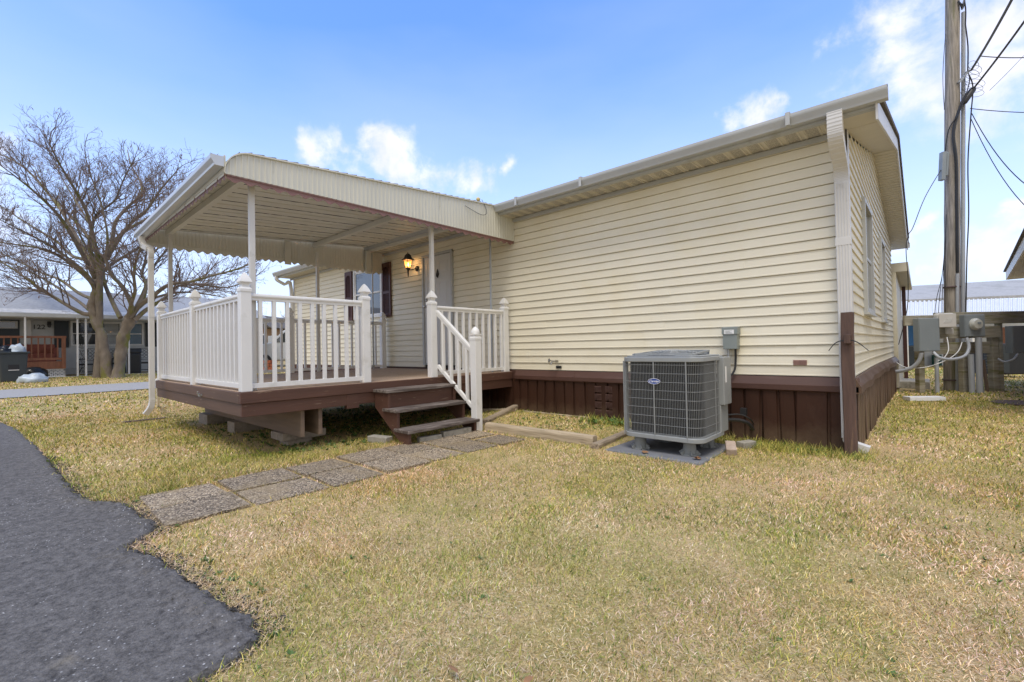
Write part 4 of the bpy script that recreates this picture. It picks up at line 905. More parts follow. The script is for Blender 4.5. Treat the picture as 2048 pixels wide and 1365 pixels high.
MB().box(AX0+.02,AY0-.004,1.83,AX1-.002,AY0+.012,2.0).build('front_fascia','awn',aw)
gs_ = MB()
pts = smoothpts([(-8.90,1.46,1.80),(-8.90,1.465,1.73),(-8.86,1.49,1.66),(-8.72,1.52,1.60),(-8.66,1.53,1.53),(-8.66,1.53,1.45)],5); bandloft(gs_,pts,.045,.034)
for i in range(2,len(pts)-4): bandloft(gs_,[pts[i],pts[i]+(pts[i+1]-pts[i])*.5],.047,.036)
gs_.build('downspout_elbow','wmetal',aw,bevel=.002)
q = MB(); flute(q,(-8.66,1.53,1.47),(-8.66,1.53,-.68),.075,.062,X_,Y_,4); q.box(-8.70,1.496,.55,-8.62,1.564,.60); q.build('downspout','wmetal',aw,bevel=.002)
q = MB(); pts = smoothpts([(-8.66,1.53,-.66),(-8.66,1.525,-.74),(-8.67,1.50,-.82),(-8.74,1.46,-.90)],6); bandloft(q,pts,.042,.034)
for i in range(2,len(pts)-3,2): bandloft(q,[pts[i],pts[i]+(pts[i+1]-pts[i])*.5],.044,.036)
q.build('downspout_elbow','wmetal',aw,bevel=.002)
q = MB(); q.tube(smoothpts([(-5.23,5.15,2.36),(-5.22,5.22,2.25),(-5.22,5.24,2.15),(-5.22,5.1,2.11),(-5.22,4.78,2.18)],5),.004,5)
tag(q.build('loose_wire','rubber',loc=(-5.22,5.0,2.2)),'thin dark wire looping down over the awning fascia near the house','wire')
q = MB(); q.lathe((-5.28,5.12,2.335),[(.02,0),(.032,.02),(.034,.04),(.024,.058),(.004,.066)],14); tag(q.build('plastic_float',mat('yellowish_plastic',(.62,.50,.22),.5),loc=(-5.28,5.12,2.335),smooth=True),'small yellowish plastic ball on top of the awning edge near the house','ball')
# ------------------------------------------------------------------ small ground items
q = MB(); q.tube([(-9.36,1.72,-.42),(-10.5,1.95,-.75),(-11.9,2.2,-1.07)],.028,10); tag(q.build('white_pipe','white',loc=(-10.5,1.9,-1.0),smooth=True),'white plastic pipe leaning from the deck corner down to the lawn','pipe')
q = MB(); q.box(-9.95,1.36,-1.12,-9.90,1.95,-1.105); tag(q.build('metal_strip','rustm',loc=(-9.92,1.65,-1.12)),'thin dark rusty metal strip lying on the grass left of the deck','strip')
q = MB(); q.prism([(4.98,-1.16),(5.19,-1.10),(5.17,-1.03),(4.96,-1.08)],'x',-1.60,-1.50); o = q.build('brick','paleb',bevel=.01,loc=(-1.55,5.08,-1.1)); o.rotation_euler.z = .35; tag(o,'pale pinkish brick tilted in the grass right of the air conditioner','brick','two loose bricks by the skirting')
o = blk('brick',(-1.56,5.38,-1.16,-1.46,5.58,-1.08),'concrete','grey concrete brick lying behind the tilted pinkish one','brick','two loose bricks by the skirting',rot=-.4)
q = MB(); q.box(-.5,-.14,0,.5,.14,.09); o = q.build('foam_board','foam',bevel=.006); o.location = P(1848,803,8.6); o.location.z = -1.14; o.rotation_euler.z = .62; o.scale = (.60,.7,.8); tag(o,'white foam block with faded print lying on the grass before the meter rack','block')
q = MB(); q.lathe((0,0,0),[(.36,0),(.38,.02),(.36,.03),(.34,.026),(.05,.032)],28); o = q.build('manhole_cover','rustm',smooth=True); c_ = P(2045,808,7.95); o.location = (c_.x,c_.y,-1.15); tag(o,'round rusty utility cover flush in the grass at the right edge','cover')
for (x,y,z,s,lab) in ((-1.25,1.05,-1.12,.03,'curled orange brown dead leaf on the lawn in the lower foreground'),(-1.02,1.18,-1.12,.022,'small tan dead leaf on the lawn near the bottom edge'),(-2.22,4.50,-1.125,.035,'brown curled leaf on the pad beside the left front foot of the air conditioner'),(-1.70,4.56,-1.125,.04,'orange brown leaf on the pad beside the right front foot of the air conditioner')):
    q = MB()
    for k in range(5 if 'pad' in lab else 1):
        a = random.uniform(0,6); ox,oy = (random.uniform(-.03,.03) if k else 0),(random.uniform(-.03,.03) if k else 0); c_,s_ = math.cos(a),math.sin(a)
        q.add([(x+ox+s*(u*c_-v*s_),y+oy+s*(u*s_+v*c_),z+.006+w*s) for (u,v,w) in ((-1,0,.1),(-.3,.4,.35),(.5,.35,.3),(1,0,.1),(.5,-.35,.0),(-.3,-.4,.05))],[(0,1,2,5),(2,3,4,5)])
    tag(q.build('dead_leaf','leaf',loc=(x,y,z)),lab,'leaf')
# ------------------------------------------------------------------ utility pole, rack, meters (right background)
RD = Vector((_R0.x,_R0.y,0)); FD = _FH
def at_g(px, d, zz=None):   # ground point under a photo column at horizontal depth d
    p = P(px, 690, d); return Vector((p.x,p.y,gzf(p.x,p.y) if zz is None else zz))
up = thing('utility_pole',tuple(at_g(1900,10.3)),'tall weathered wooden utility pole with grey conduits and tangled cables, beside the cream home','utility pole')
pb = at_g(1901,10.3); pt = P(1905,-140,10.3)
q = MB(); pts = [pb.lerp(pt,i/24) for i in range(25)]; pts[0].z -= .15; q.tube(pts,[.148-.03*i/24+random.uniform(-.004,.004) for i in range(25)],18); q.build('trunk','pole',up,smooth=True)
def pole_pt(py, off, fr=-.2):
    t = (690-py)/830; b = P(1901+(1905-1901)*(785-py)/925,py,10.3); return b+RD*off*.92+FD*fr*.78
q = MB(); q.tube([pole_pt(790,.26,-.05),pole_pt(450,.245,-.05),pole_pt(28,.235,-.05)],.038,12); q.build('conduit','pvc',up,smooth=True)
q = MB(); q.tube([pole_pt(790,-.0,-.20),pole_pt(550,.0,-.19)],.032,12); q.build('conduit','pvc',up,smooth=True)
q = MB()
for py in (575,760): q.lathe(pole_pt(py,0,-.02),[(.150,-.015),(.155,0),(.150,.015)],20)
q.build('pipe_strap','rustm',up)
q = MB(); q.tube(smoothpts([pole_pt(548,0,-.19),pole_pt(420,-.02,-.19),pole_pt(330,-.04,-.19),pole_pt(270,-.09,-.17),pole_pt(215,.08,-.19),pole_pt(190,.3,-.15)],6),.028,8); q.build('service_cable','rubber',up,smooth=True)
q = MB(); a = pole_pt(215,.12,-.18); b = pole_pt(182,.42,-.15); q.tube([a,a.lerp(b,.1),a.lerp(b,.85),b],[.03,.062,.062,.03],12); q.build('splice_closure','rubber',up,smooth=True)
q = MB(); a = pole_pt(172,.02,-.2); b = pole_pt(152,.24,-.18)
for k in range(7): p_ = a.lerp(b,k/6); q.obox(p_,(.035,.03,.02),(b-a).normalized(),FD,(b-a).normalized().cross(FD))
q.build('wire_clamp','galv',up,bevel=.003)
q = MB()
for (py0,py1,o0,o1) in ((0,60,.1,.16),(60,150,.16,.22)): q.tube(smoothpts([pole_pt(py0,o0,-.2),pole_pt((py0+py1)/2,o0+.03,-.24),pole_pt(py1,o1,-.2)],4),.014,6)
for k in range(4): q.tube(smoothpts([pole_pt(12+k*4,.0+k*.03,-.18),pole_pt(22+k*3,.05,-.24),pole_pt(8+k*3,.14,-.2)],4),.016,6)
q.tube(smoothpts([pole_pt(155,.24,-.2),pole_pt(180,.20,-.26),pole_pt(235,-.02,-.24),pole_pt(265,-.16,-.1),pole_pt(330,-.22,-.05)],5),.011,6)
q.tube(smoothpts([pole_pt(160,.26,-.2),pole_pt(185,.33,-.22),pole_pt(240,.30,-.2),pole_pt(330,.30,-.12),pole_pt(430,.34,-.1),pole_pt(520,.30,-.1),pole_pt(640,.28,-.1)],5),.013,6)
q.tube(smoothpts([pole_pt(68,-.16,0),pole_pt(150,-.22,0),pole_pt(220,-.18,0)],4),.006,5)
for k in range(7): 
    c0 = pole_pt(140+k*9,.36+.05*math.sin(k*2),-.2); q.tube([c0+RD*(.12*math.cos(t/12*6.28)*(1+.2*k%2))+Z_*(.10*math.sin(t/12*6.28)) for t in range(13)],.004,4)
for k in range(4): q.tube(smoothpts([pole_pt(430,-.16,-.05),pole_pt(480+20*k,-.2-.02*k,-.08),pole_pt(600,-.22-.07*k,-.1),pole_pt(648,-.26-.1*k,-.2)],5),.006,5)
q.build('cable_bundle','rubber',up,smooth=True)
q = MB(); a = pole_pt(308,-.30,-.12); b = pole_pt(364,-.33,-.12); q.beam(a,b,.09,.10,FD); q.beam(a+RD*.10,b+RD*.10+Z_*.1,.05,.05,FD); q.build('splice_box','ebox',up,bevel=.01)
def wire(name, p, q_, sag, r, label, n=14):
    p, q_ = Vector(p), Vector(q_); m = MB(); m.tube([p.lerp(q_,i/n)-Z_*(sag*4*(i/n)*(1-i/n)) for i in range(n+1)],r,5); o = m.build(name,'rubber',loc=tuple(p)); return tag(o,label,'cable','overhead cables from the utility pole')
w0 = pole_pt(150,.30,-.2)
wire('overhead_cable',w0,P(2060,-70,7.0),.05,.022,'thick twisted overhead cable rising steeply from the pole clamp to the top right')
wire('overhead_cable',pole_pt(182,.42,-.15),P(2120,-60,7.5),.05,.02,'thick overhead cable rising from the black splice closure to the right edge')
wire('overhead_cable',pole_pt(122,.5,-.2),P(2110,112,9),.04,.010,'upper of two nearly level wires leaving the pole to the right')
wire('overhead_cable',pole_pt(225,.28,-.2),P(2110,226,9),.03,.009,'lower of two nearly level wires leaving the pole to the right')
wire('overhead_cable',pole_pt(235,.32,-.2),P(2110,400,8),.35,.009,'thin drooping wire from the pole to the right edge, the upper of two')
wire('overhead_cable',pole_pt(245,.30,-.2),P(2110,455,8),.40,.008,'thin drooping wire from the pole to the right edge, the lower of two')
wire('overhead_cable',pole_pt(190,.75,-.2),P(2110,40,12),.05,.005,'very thin pale wire crossing the cloud right of the pole')
m = MB(); m.tube(smoothpts([pole_pt(340,-.33,-.12),P(1850,395,10),P(1826,455,10),P(1817,470,10),P(1812,500,10),P(1816,560,10.2),P(1814,620,10.2),P(1797,690,10.3)],6),.008,5); tag(m.build('overhead_cable','rubber',loc=tuple(P(1820,500,10))),'dark wire hanging from the pole splice box past the cream home down to its skirting','cable','overhead cables from the utility pole')
# rack
rkk = thing('meter_rack',tuple(at_g(1915,9.7)),'weathered mossy wooden rack of horizontal boards on short posts holding the meter boxes','rack')
def rboard(px0,px1,py0,py1,d,name='rack_board',m='rack',th=.045):
    a = P(px0,(py0+py1)/2,d); b = P(px1,(py0+py1)/2,d); b.z = a.z if abs(a.z-b.z) < .12 else b.z; q = MB(); q.beam(a,b,th,abs(py1-py0)/FPX*d); return q.build(name,m,rkk,bevel=.006)
rboard(1808,1874,632,652,9.85); rboard(1868,2090,626,650,9.85); rboard(1868,2000,655,678,9.852); rboard(1866,1978,686,709,9.85)
for (px_,top,w) in ((1838,632,.12),(1985,660,.13),(1925,705,.12),(1998,640,.09)):
    a = at_g(px_,9.93,-1.2); b = P(px_,top,9.93); b.x,b.y = a.x,a.y; q = MB(); q.beam(a,b,w,w,RD); q.build('rack_post','rack',rkk,bevel=.01)
a = at_g(1972,9.9,-1.18); b = P(1966,720,9.9); q = MB(); q.tube([a,b],.03,8); q.build('stake','joist',rkk)
def ebox(name, px0,px1,py0,py1, d, dep, label, cat='electrical box', m='ebox', group=None):
    a = P((px0+px1)/2,(py0+py1)/2,d); w = (px1-px0)/FPX*d; h = (py1-py0)/FPX*d
    t = thing(name,tuple(a-Z_*h/2),label,cat,group)
    q = MB(); q.obox(a,(w/2,dep/2,h/2),RD,FD,Z_); q.build('box_body',m,t,bevel=.008)
    q = MB(); q.obox(a-FD*(dep/2+.006),(w/2-.008,.005,h/2-.012),RD,FD,Z_); q.build('cover',m,t,bevel=.004)
    return t, a, w, h
t,a,w,h = ebox('electrical_panel',1832,1873,637,703,9.70,.14,'tall plain grey electrical panel at the left end of the meter rack')
t,a,w,h = ebox('meter_box',1924,1964,630,674,9.70,.12,'square grey box with a round glass electric meter on the rack','meter box')
q = MB(); q.lathe(a-FD*.07+Z_*.03-RD*.01,[(.125,0),(.125,.025),(.112,.03),(.108,.06),(.095,.078),(.03,.084)],28,axis=-FD); mt = q.build('meter',mat('pale_meter_glass',(.55,.56,.52),.15),t,smooth=True)
q = MB(); q.obox(a-FD*.157+Z_*.05,(.035,.004,.022),RD,FD,Z_); o = q.build('meter_dial','ebox',t); 
t,a,w,h = ebox('electrical_panel',2017,2075,652,706,9.70,.14,'plain grey electrical panel at the right edge of the photo on the rack')
t,a,w,h = ebox('junction_box',1871,1906,627,656,9.68,.14,'rounded off white plastic junction box between the grey panel and the pole conduit','junction box','wmetal')
t.children[0].modifiers[0].width = .04
q = MB()
for k in range(5): q.beam(a-FD*.085+RD*(-.08+k*.03)-Z_*.05,a-FD*.085+RD*(-.03+k*.03)+Z_*.05,.006,.006)
q.build('embossed_ridges','hsid',t)
t,a,w,h = ebox('junction_box',1892,1905,657,669,9.74,.05,'tiny pale grey box below the rounded junction box','junction box','wmetal')
def pipe(name, pts, r, m, label, cat='pipe'):
    q = MB(); q.tube(smoothpts(pts,5),r,10); return tag(q.build(name,m,loc=tuple(pts[0]),smooth=True),label,cat)
G = lambda px,d: at_g(px,d,-1.2)
def vpipe(px,py,d,r,label): 
    a = G(px,d); b = P(px,py,d); b.x,b.y = a.x,a.y; q = MB(); q.tube([a,b],r,12); tag(q.build('conduit_pipe','pvc',loc=tuple(a),smooth=True),label,'conduit')
vpipe(1957,675,9.66,.055,'thick grey conduit running from the round meter box into the ground')
vpipe(1941,709,9.75,.05,'grey conduit standing just left of the thick one under the meter box')
vpipe(1872,716,9.75,.036,'thin grey conduit beneath the tall plain grey panel')
pipe('conduit_pipe',[P(1933,676,9.6),P(1938,695,9.55),P(1930,712,9.5),P(1905,719,9.5),P(1880,716,9.5),P(1867,705,9.6)],.03,'pvc','grey flexible conduit looping from the meter box to the grey panel','conduit')
pipe('conduit_pipe',[P(1843,706,9.65),P(1838,722,9.7),P(1825,735,9.8),P(1805,742,9.95),P(1787,744,10.1)],.038,'pvc','grey conduit curving from the tall panel toward the home skirting','conduit')
pipe('phone_cable',[P(1894,675,9.6),P(1897,700,9.5),P(1888,716,9.5),P(1876,722,9.5)],.009,'foam','white cables hanging from the tiny junction box','cable')
pipe('phone_cable',[P(1924,685,9.6),P(1915,705,9.55),P(1890,722,9.6),P(1850,735,9.7),P(1810,735,9.9),P(1787,720,10.2)],.009,'foam','long pale cable sagging from the meter box to the home skirting','cable')
pipe('conduit_pipe',[P(1996,718,9.8),P(2010,724,9.7),P(2028,718,9.6),P(2035,708,9.6)],.02,'pvc','thin grey conduit loop under the right edge panel','conduit')
# far grey building with corrugated awning (right)
fb = thing('long_building',tuple(at_g(1910,19)),'long low building with pale roof and white corrugated awning behind the pole','building')
def fbox(px0,px1,py0,py1,d,th,name,m,par,bev=0):
    a = P(px0,py1,d); b = P(px1,py1,d); top = P(px0,py0,d); c_ = (a+b)/2; h = top.z-a.z; q = MB(); c_.z = (a.z+b.z)/2+h/2
    q.obox(c_,((b-a).length/2,th/2,h/2),(Vector((b.x-a.x,b.y-a.y,0))).normalized(),FD,Z_); return q.build(name,m,par,bevel=bev)
fbox(1750,2080,632,748,20,.2,'wall','hsid2',fb)
a0 = P(1740,603,20); a1 = P(2100,588,20); b0 = P(1740,577,24.5); b1 = P(2100,556,24.5)
q = MB(); q.add([a0,a1,b1,b0,a0-Z_*.12,a1-Z_*.12,b1-Z_*.12,b0-Z_*.12],[(0,1,2,3),(4,7,6,5),(0,4,5,1),(1,5,6,2),(2,6,7,3),(3,7,4,0)]); q.build('roof','froof',fb)
c0 = P(1745,606,19.9); c1 = P(2080,596,19.9); d0 = P(1745,634,17.6); d1 = P(2080,627,17.6)
q = MB(); n = 150; vs = []
for i in range(n+1):
    u = i/n; o = .03*(1 if (i//2) % 2 else -1); vs += [c0.lerp(c1,u)+Z_*o, d0.lerp(d1,u)+Z_*o]
q.add(vs,[(2*i,2*i+2,2*i+3,2*i+1) for i in range(n)]); q.build('corrugated_awning','cor',fb,solid=.01)
q = MB(); q.beam(d0-Z_*.07,d1-Z_*.07,.06,.16); q.build('awning_fascia','cor',fb)
for px_ in (1812,1945): 
    a = at_g(px_,17.7); b = P(px_,636,17.7); q = MB(); q.beam(a,Vector((a.x,a.y,b.z)),.1,.1,RD); q.build('awning_post','wmetal',fb)
fbox(1814,1830,636,732,19.7,.1,'door','bluep',fb); fbox(1866,1882,710,738,19.7,.1,'base_panel',mat('dark_green_panel',(.01,.07,.055),.6),fb); fbox(2000,2016,655,735,19.7,.1,'door','redwood',fb)
tag(MB().box(-.3,-.3,0,.3,.3,.9).build('garbage_can','bin',bevel=.05),'dark rubbish bin at the wall of the long building, seen left of the rack','bin'); o = bpy.data.objects['garbage_can']; o.location = at_g(1826,18.3)
# outdoor unit right background
u2 = thing('air_conditioner',tuple(at_g(1990,14)),'dark grey outdoor air conditioner seen behind the meter rack','air conditioner')
fbox(1966,2022,688,748,13.5,.8,'cabinet','acd',u2,.03)
q = MB()
for k in range(11):
    p0 = P(1968,692+k*5,13.05); p1 = P(2006,692+k*5,13.05); p1.z = p0.z; q.beam(p0,p1,.02,.035)
q.build('louvres','bin',u2); fbox(2006,2018,690,746,13.04,.04,'service_panel','bin',u2)
# right neighbour house corner
rh = thing('neighbour_house',tuple(at_g(2060,12)),'brick neighbour house corner with white eave at the right edge','house')
M['hbrick'] = mat('pale_red_brick',(.34,.22,.19),.85,.25,14,stretch=(1,1,3),bump=.4)
e0 = P(2012,560,11.65); e1 = P(2048,500,7.66); ez = e0.z; dr_ = Vector((e1.x-e0.x,e1.y-e0.y,0)).normalized(); nr_ = Vector((dr_.y,-dr_.x,0)); nr_ = nr_ if nr_.dot(RD) > 0 else -nr_
def hb(name, s0, s1, o0, o1, z0, z1, m, bev=0):
    c_ = Vector((e0.x,e0.y,0))+dr_*((s0+s1)/2)+nr_*((o0+o1)/2); c_.z = (z0+z1)/2; return MB().obox(c_,((s1-s0)/2,(o1-o0)/2,(z1-z0)/2),dr_,nr_,Z_).build(name,m,rh,bevel=bev)
hb('wall',.35,4.6,.45,4,-1.3,ez-.01,'hbrick'); hb('corner_trim',.30,.42,.40,.52,-1.3,ez-.012,'wmetal'); hb('fascia',0,8,0,.03,ez,ez+.20,'wmetal'); hb('fascia',-.03,0,0,4.2,ez,ez+.20,'wmetal')
hb('roof',-.06,8,-.04,.6,ez+.201,ez+.23,'shingle'); q = MB()
for i in range(50):
    c_ = Vector((e0.x,e0.y,ez+.012))+dr_*(.08+i*.15)+nr_*.24; q.obox(c_,(.068,.21,.006),dr_,nr_,Z_)
q.build('soffit','soffit',rh)
q = MB(); vs = []
for s_ in (-.06,8):
    for (o_,z_) in ((-.04,ez+.232),(2.4,ez+1.2),(4.8,ez+.232)):
        c_ = Vector((e0.x,e0.y,0))+dr_*s_+nr_*o_; vs.append(Vector((c_.x,c_.y,z_)))
q.add(vs,[(0,1,2),(3,5,4),(0,3,4,1),(1,4,5,2)]); q.build('roof','shingle',rh)
# ------------------------------------------------------------------ left background: house across the road
hs = thing('neighbour_house',(-27,4,-.8),'pale grey house with long white posted porch across the road behind the bare tree','house')
HXF = -27.5; PXF = -25.5; GZ2 = -.84
q = MB(); z = -.55
while z < 1.8:
    q.prism([(HXF-.1,z),(HXF+.02,z),(HXF+.0,z+.125),(HXF-.1,z+.125)],'y',-7,9.5); z += .127
q.build('siding','hsid',hs)
MB().box(HXF-6,-7.1,GZ2-.1,HXF-.11,9.6,1.75).build('house_core','hsid',hs)
q = MB()
for k in range(110): q.box(HXF+.0,-7+k*.15,GZ2-.1,HXF+.02+.01*(k%2),-7+k*.15+.14,-.56)
q.build('skirting','hsid',hs)
q = MB(); q.prism([(HXF+.45,1.85),(HXF-3.2,3.15),(HXF-3.2,3.05),(HXF+.45,1.72)],'y',-7.5,9.9); q.prism([(HXF-3.2,3.15),(HXF-6.6,1.85),(HXF-6.6,1.7),(HXF-3.2,3.05)],'y',-7.5,9.9); q.build('roof','groof',hs)
q = MB(); q.prism([(HXF+.42,1.93),(PXF+.05,1.66),(PXF+.05,1.62),(HXF+.42,1.86)],'y',-7.5,9.4); q.build('porch_roof','proof',hs)
MB().box(PXF+.05,-7.5,1.52,PXF+.10,9.4,1.675).build('porch_gutter','gmetal',hs,bevel=.01)
MB().box(HXF+.1,-7.5,1.50,PXF,9.4,1.53).build('porch_ceiling','hsid',hs)
MB().box(HXF,-7,GZ2-.1,PXF+.1,8.4,GZ2+.02).build('porch_floor','concrete',hs)
for y in (.655,2.11,2.36,3.72,6.6): MB().box(PXF-.03,y-.03,GZ2-.05,PXF+.03,y+.03,1.53).build('porch_post','wmetal',hs)
q = MB()
for k in range(16):
    z = -.70+k*.135; pts = [(PXF,2.235+(.065-.05*t/14)*math.cos(t*.55+(math.pi if k%2 else 0)),z+.06+(.06-.045*t/14)*math.sin(t*.55)) for t in range(15)]; q.tube(pts,.008,4)
q.tube([(PXF,2.13,-.7),(PXF,2.34,-.2),(PXF,2.13,.3),(PXF,2.34,.8),(PXF,2.13,1.3)],.007,4); q.build('scroll_trellis','iron',hs)
def hwin(y0,y1,z0,z1,glass='glass',blinds=False):
    q = MB(); x = HXF+.02
    for (a,b,c_,d_) in ((y0,y0+.07,z0,z1),(y1-.07,y1,z0,z1),(y0+.07,y1-.07,z0,z0+.07),(y0+.07,y1-.07,z1-.07,z1),(y0+.07,y1-.07,(z0+z1)/2-.02,(z0+z1)/2+.02)): q.box(x,a,c_,x+.06,b,d_)
    o = q.build('window','wmetal',hs); MB().box(x+.005,y0+.07,z0+.07,x+.02,y1-.07,z1-.07).build('pane',glass,o)
    if blinds:
        q = MB()
        for k in range(18): q.box(x+.021,y0+.1,z0+.1+k*.055,x+.026,y1-.1,z0+.13+k*.055)
        q.build('blinds','hsid',o)
hwin(2.05,2.95,.42,1.50); hwin(3.05,3.75,.42,1.50,'glass',True); hwin(3.95,4.55,.42,1.50,'glassb'); hwin(-2.8,-1.6,.3,1.5)
for (y0,y1) in ((1.55,2.0),(4.62,5.05)): MB().box(HXF+.03,y0,.36,HXF+.06,y1,1.5).build('shutter','navy',hs)
MB().box(HXF+.025,-.55,-.35,HXF+.06,.55,1.5).build('door','navy',hs)
q = MB(); q.box(HXF+.061,-.4,1.15,HXF+.08,.5,1.45); q.build('door_window','hsid',hs); MB().box(HXF+.081,-.33,1.19,HXF+.085,.43,1.41).build('pane','glass',hs)
MB().box(HXF+.02,.75,-.35,HXF+.12,.88,1.5).build('porch_pilaster','wmetal',hs)
q = MB(); q.box(HXF+.06,1.34,1.33,HXF+.2,1.46,1.46); q.lathe((HXF+.16,1.40,1.20),[(.03,0),(.06,.03),(.07,.12),(.09,.14),(.03,.22),(.01,.24)],6); tag(q.build('wall_lantern','iron',loc=(HXF+.1,1.28,1.2)),'small black lantern on the pale house wall beside its number 122','lantern')
o = text_mesh('house_number','122',.26,frame((HXF+.045,1.10,1.22),Y_,Z_,X_),'iron',None,loc=(HXF,1.02,1.2)); tag(o,'black house number 122 on the pale house across the road','house number')
# stoop with railing
sp = thing('wooden_stoop',(-26.4,.7,GZ2),'reddish brown wooden porch deck with baluster railing in front of the pale house','porch')
MB().box(-27.4,-3,-.42,-25.75,1.78,-.30).build('stoop_floor','concrete',sp); MB().box(-25.75,-3,-.50,-25.70,1.78,-.20).build('rim_board','redwood',sp)
q = MB(); q.box(-25.76,-3,.72,-25.64,1.80,.80); q.box(-25.74,-3,-.15,-25.68,1.75,-.06); q.box(-27.3,1.70,.72,-25.7,1.78,.80); q.build('top_rail','redwood',sp)
for y in (1.72,): MB().box(-25.77,y-.06,-.5,-25.65,y+.06,.80).build('rail_post','redwood',sp)
for k in range(26):
    MB().box(-25.73,1.55-k*.18-.02,-.12,-25.69,1.55-k*.18+.02,.74).build('baluster','redwood',sp)
q = MB()
for k in range(-4,14):
    y = .35+k*.12
    for s_ in (1,-1):
        a = Vector((-25.74,y,-.80)); b = Vector((-25.74,y+s_*.42,-.52+.14))
        a0_,b0_ = a.copy(),b.copy()
        lo,hi = 1.02,1.76
        for (p_,r_) in ((a,b),(b,a)):
            for lim,sg in ((lo,1),(hi,-1)):
                if (p_.y-lim)*sg < 0 and abs(r_.y-p_.y) > 1e-6:
                    tt = (lim-p_.y)/(r_.y-p_.y); p_.z = p_.z+(r_.z-p_.z)*tt; p_.y = lim
        if (a0_.y < lo and b0_.y < lo) or (a0_.y > hi and b0_.y > hi): continue
        q.beam(a,b,.03,.01,X_)
q.box(-25.75,1.0,-.83,-25.73,1.78,-.79); q.box(-25.75,1.0,-.52,-25.73,1.78,-.49)
q.build('lattice','white',sp)
sofa = thing('sofa',(-26.7,.9,-.3),'faded red cushioned sofa behind the wooden porch railing','sofa')
MB().box(-27.1,.15,-.28,-26.3,1.55,.12).build('seat_cushion','cushion',sofa,bevel=.06); MB().box(-27.2,.15,.10,-26.9,1.55,.50).build('back_cushion','cushion',sofa,bevel=.06); MB().box(-27.1,1.45,-.1,-26.35,1.62,.35).build('armrest','cushion',sofa,bevel=.05)
# patio chairs
def patio(x,y,rz,label):
    t = thing('patio_chair',(x,y,GZ2),label,'chair','black iron patio chairs on the porch across the road'); T = Matrix.Translation((x,y,GZ2)) @ Matrix.Rotation(rz,4,'Z')
    q = MB(T)
    for sx in (-1,1):
        q.tube([(sx*.27,-.27,0),(sx*.25,-.24,.45),(sx*.27,-.24,.66)],.018,6); q.tube([(sx*.27,.27,0),(sx*.24,.25,.45),(sx*.24,.34,1.1)],.018,6); q.tube([(sx*.27,-.28,.66),(sx*.28,0,.70),(sx*.25,.28,.68)],.022,6)
        q.tube(smoothpts([(sx*.26,-.25,.05),(sx*.26,-.05,.30),(sx*.26,.2,.40)],4),.012,5)
    q.tube([(-.26,-.26,.15),(.26,-.26,.15)],.012,5); q.tube([(-.26,.26,.15),(.26,.26,.15)],.012,5); q.build('chair_frame','iron',t)
    q = MB(T); q.box(-.25,-.26,.43,.25,.26,.50); q.build('seat','iron',t,bevel=.02)
    q = MB(T); q.tube([(-.24,.31,.62),(-.24,.35,1.12),(.24,.35,1.12),(.24,.31,.62),(-.24,.31,.62)],.016,6)
    for k in range(9):
        cx_,cz_ = -.15+.15*(k%3),.74+.14*(k//3); q.tube([(cx_+.065*math.cos(a*.785),.33,cz_+.06*math.sin(a*.785)) for a in range(9)],.009,4)
    q.build('backrest','iron',t)
patio(-26.3,2.55,-1.2,'black iron patio chair on the porch left of the bare tree trunk'); patio(-26.3,4.35,1.1,'black iron patio chair with openwork back right of the bare tree trunk'); patio(-26.0,5.25,-1.0,'black iron patio chair nearest the white railing, partly hidden by the deck'); patio(-26.9,3.5,math.pi/2,'black iron patio chair behind the bare tree trunk')
q = MB(); q.lathe((-26.6,3.3,GZ2),[(.06,0),(.03,.06),(.03,.66),(.4,.68),(.4,.71)],20); tag(q.build('patio_table','iron',loc=(-26.6,3.3,GZ2)),'small round black patio table behind the bare tree trunk','table')
q = MB(); q.box(-26.4,3.78,GZ2+.02,-25.95,4.22,GZ2+.9); q.prism([(-26.42,GZ2+.9),(-25.93,GZ2+.9),(-26.0,GZ2+1.12),(-26.36,GZ2+1.12)],'y',3.76,4.24); tag(q.build('covered_grill','bag',bevel=.05,loc=(-26.2,4.0,GZ2)),'black covered grill between the tree trunk and the porch post','grill')
# bin and bags
bn = thing('garbage_bin',(-23.6,.05,GZ2),'dark wheeled garbage bin with raised lid and bags on top at the left edge','bin')
q = MB(); q.prism([(-.30,0),(.30,0),(.36,1.0),(-.36,1.0)],'x',-.33,.33)
T = Matrix.Translation((-23.9,.28,gzf(-23.9,0))) @ Matrix.Rotation(.15,4,'Z'); q.T = T; q.build('bin_body','bin',bn,bevel=.04)
q = MB(T); q.box(-.36,-.40,.98,.36,.40,1.05); q.build('rim','bin',bn,bevel=.015); q = MB(T); q.box(.30,-.13,.42,.34,.13,.60); q.build('handle_recess','dark',bn); q = MB(T); q.box(.335,-.13,.40,.355,.13,.425); q.build('grip','wmetal',bn)
def bag(c, s, m, label, seed):
    me = bmesh.new(); bmesh.ops.create_icosphere(me,subdivisions=3,radius=1)
    for v in me.verts:
        k = 1+.45*noise.noise(v.co*2.2+Vector((seed,0,0)))+.22*noise.noise(v.co*5+Vector((seed,3,0))); v.co = Vector((v.co.x*s[0],v.co.y*s[1],max(-.3,v.co.z)*s[2]))*k
    md = bpy.data.meshes.new('trash_bag'); me.to_mesh(md); me.free(); md.materials.append(M[m]); md.polygons.foreach_set('use_smooth',[True]*len(md.polygons)); o = bpy.data.objects.new('trash_bag',md); COL.objects.link(o); o.location = c; tag(o,label,'trash bag')
    return o
bag((-23.9,.08,.18),(.26,.30,.22),'bag','black bag heaped on the open garbage bin',1); bag((-23.85,.42,.17),(.22,.22,.26),'wbag','pale blue bag heaped on the right of the open garbage bin',2)
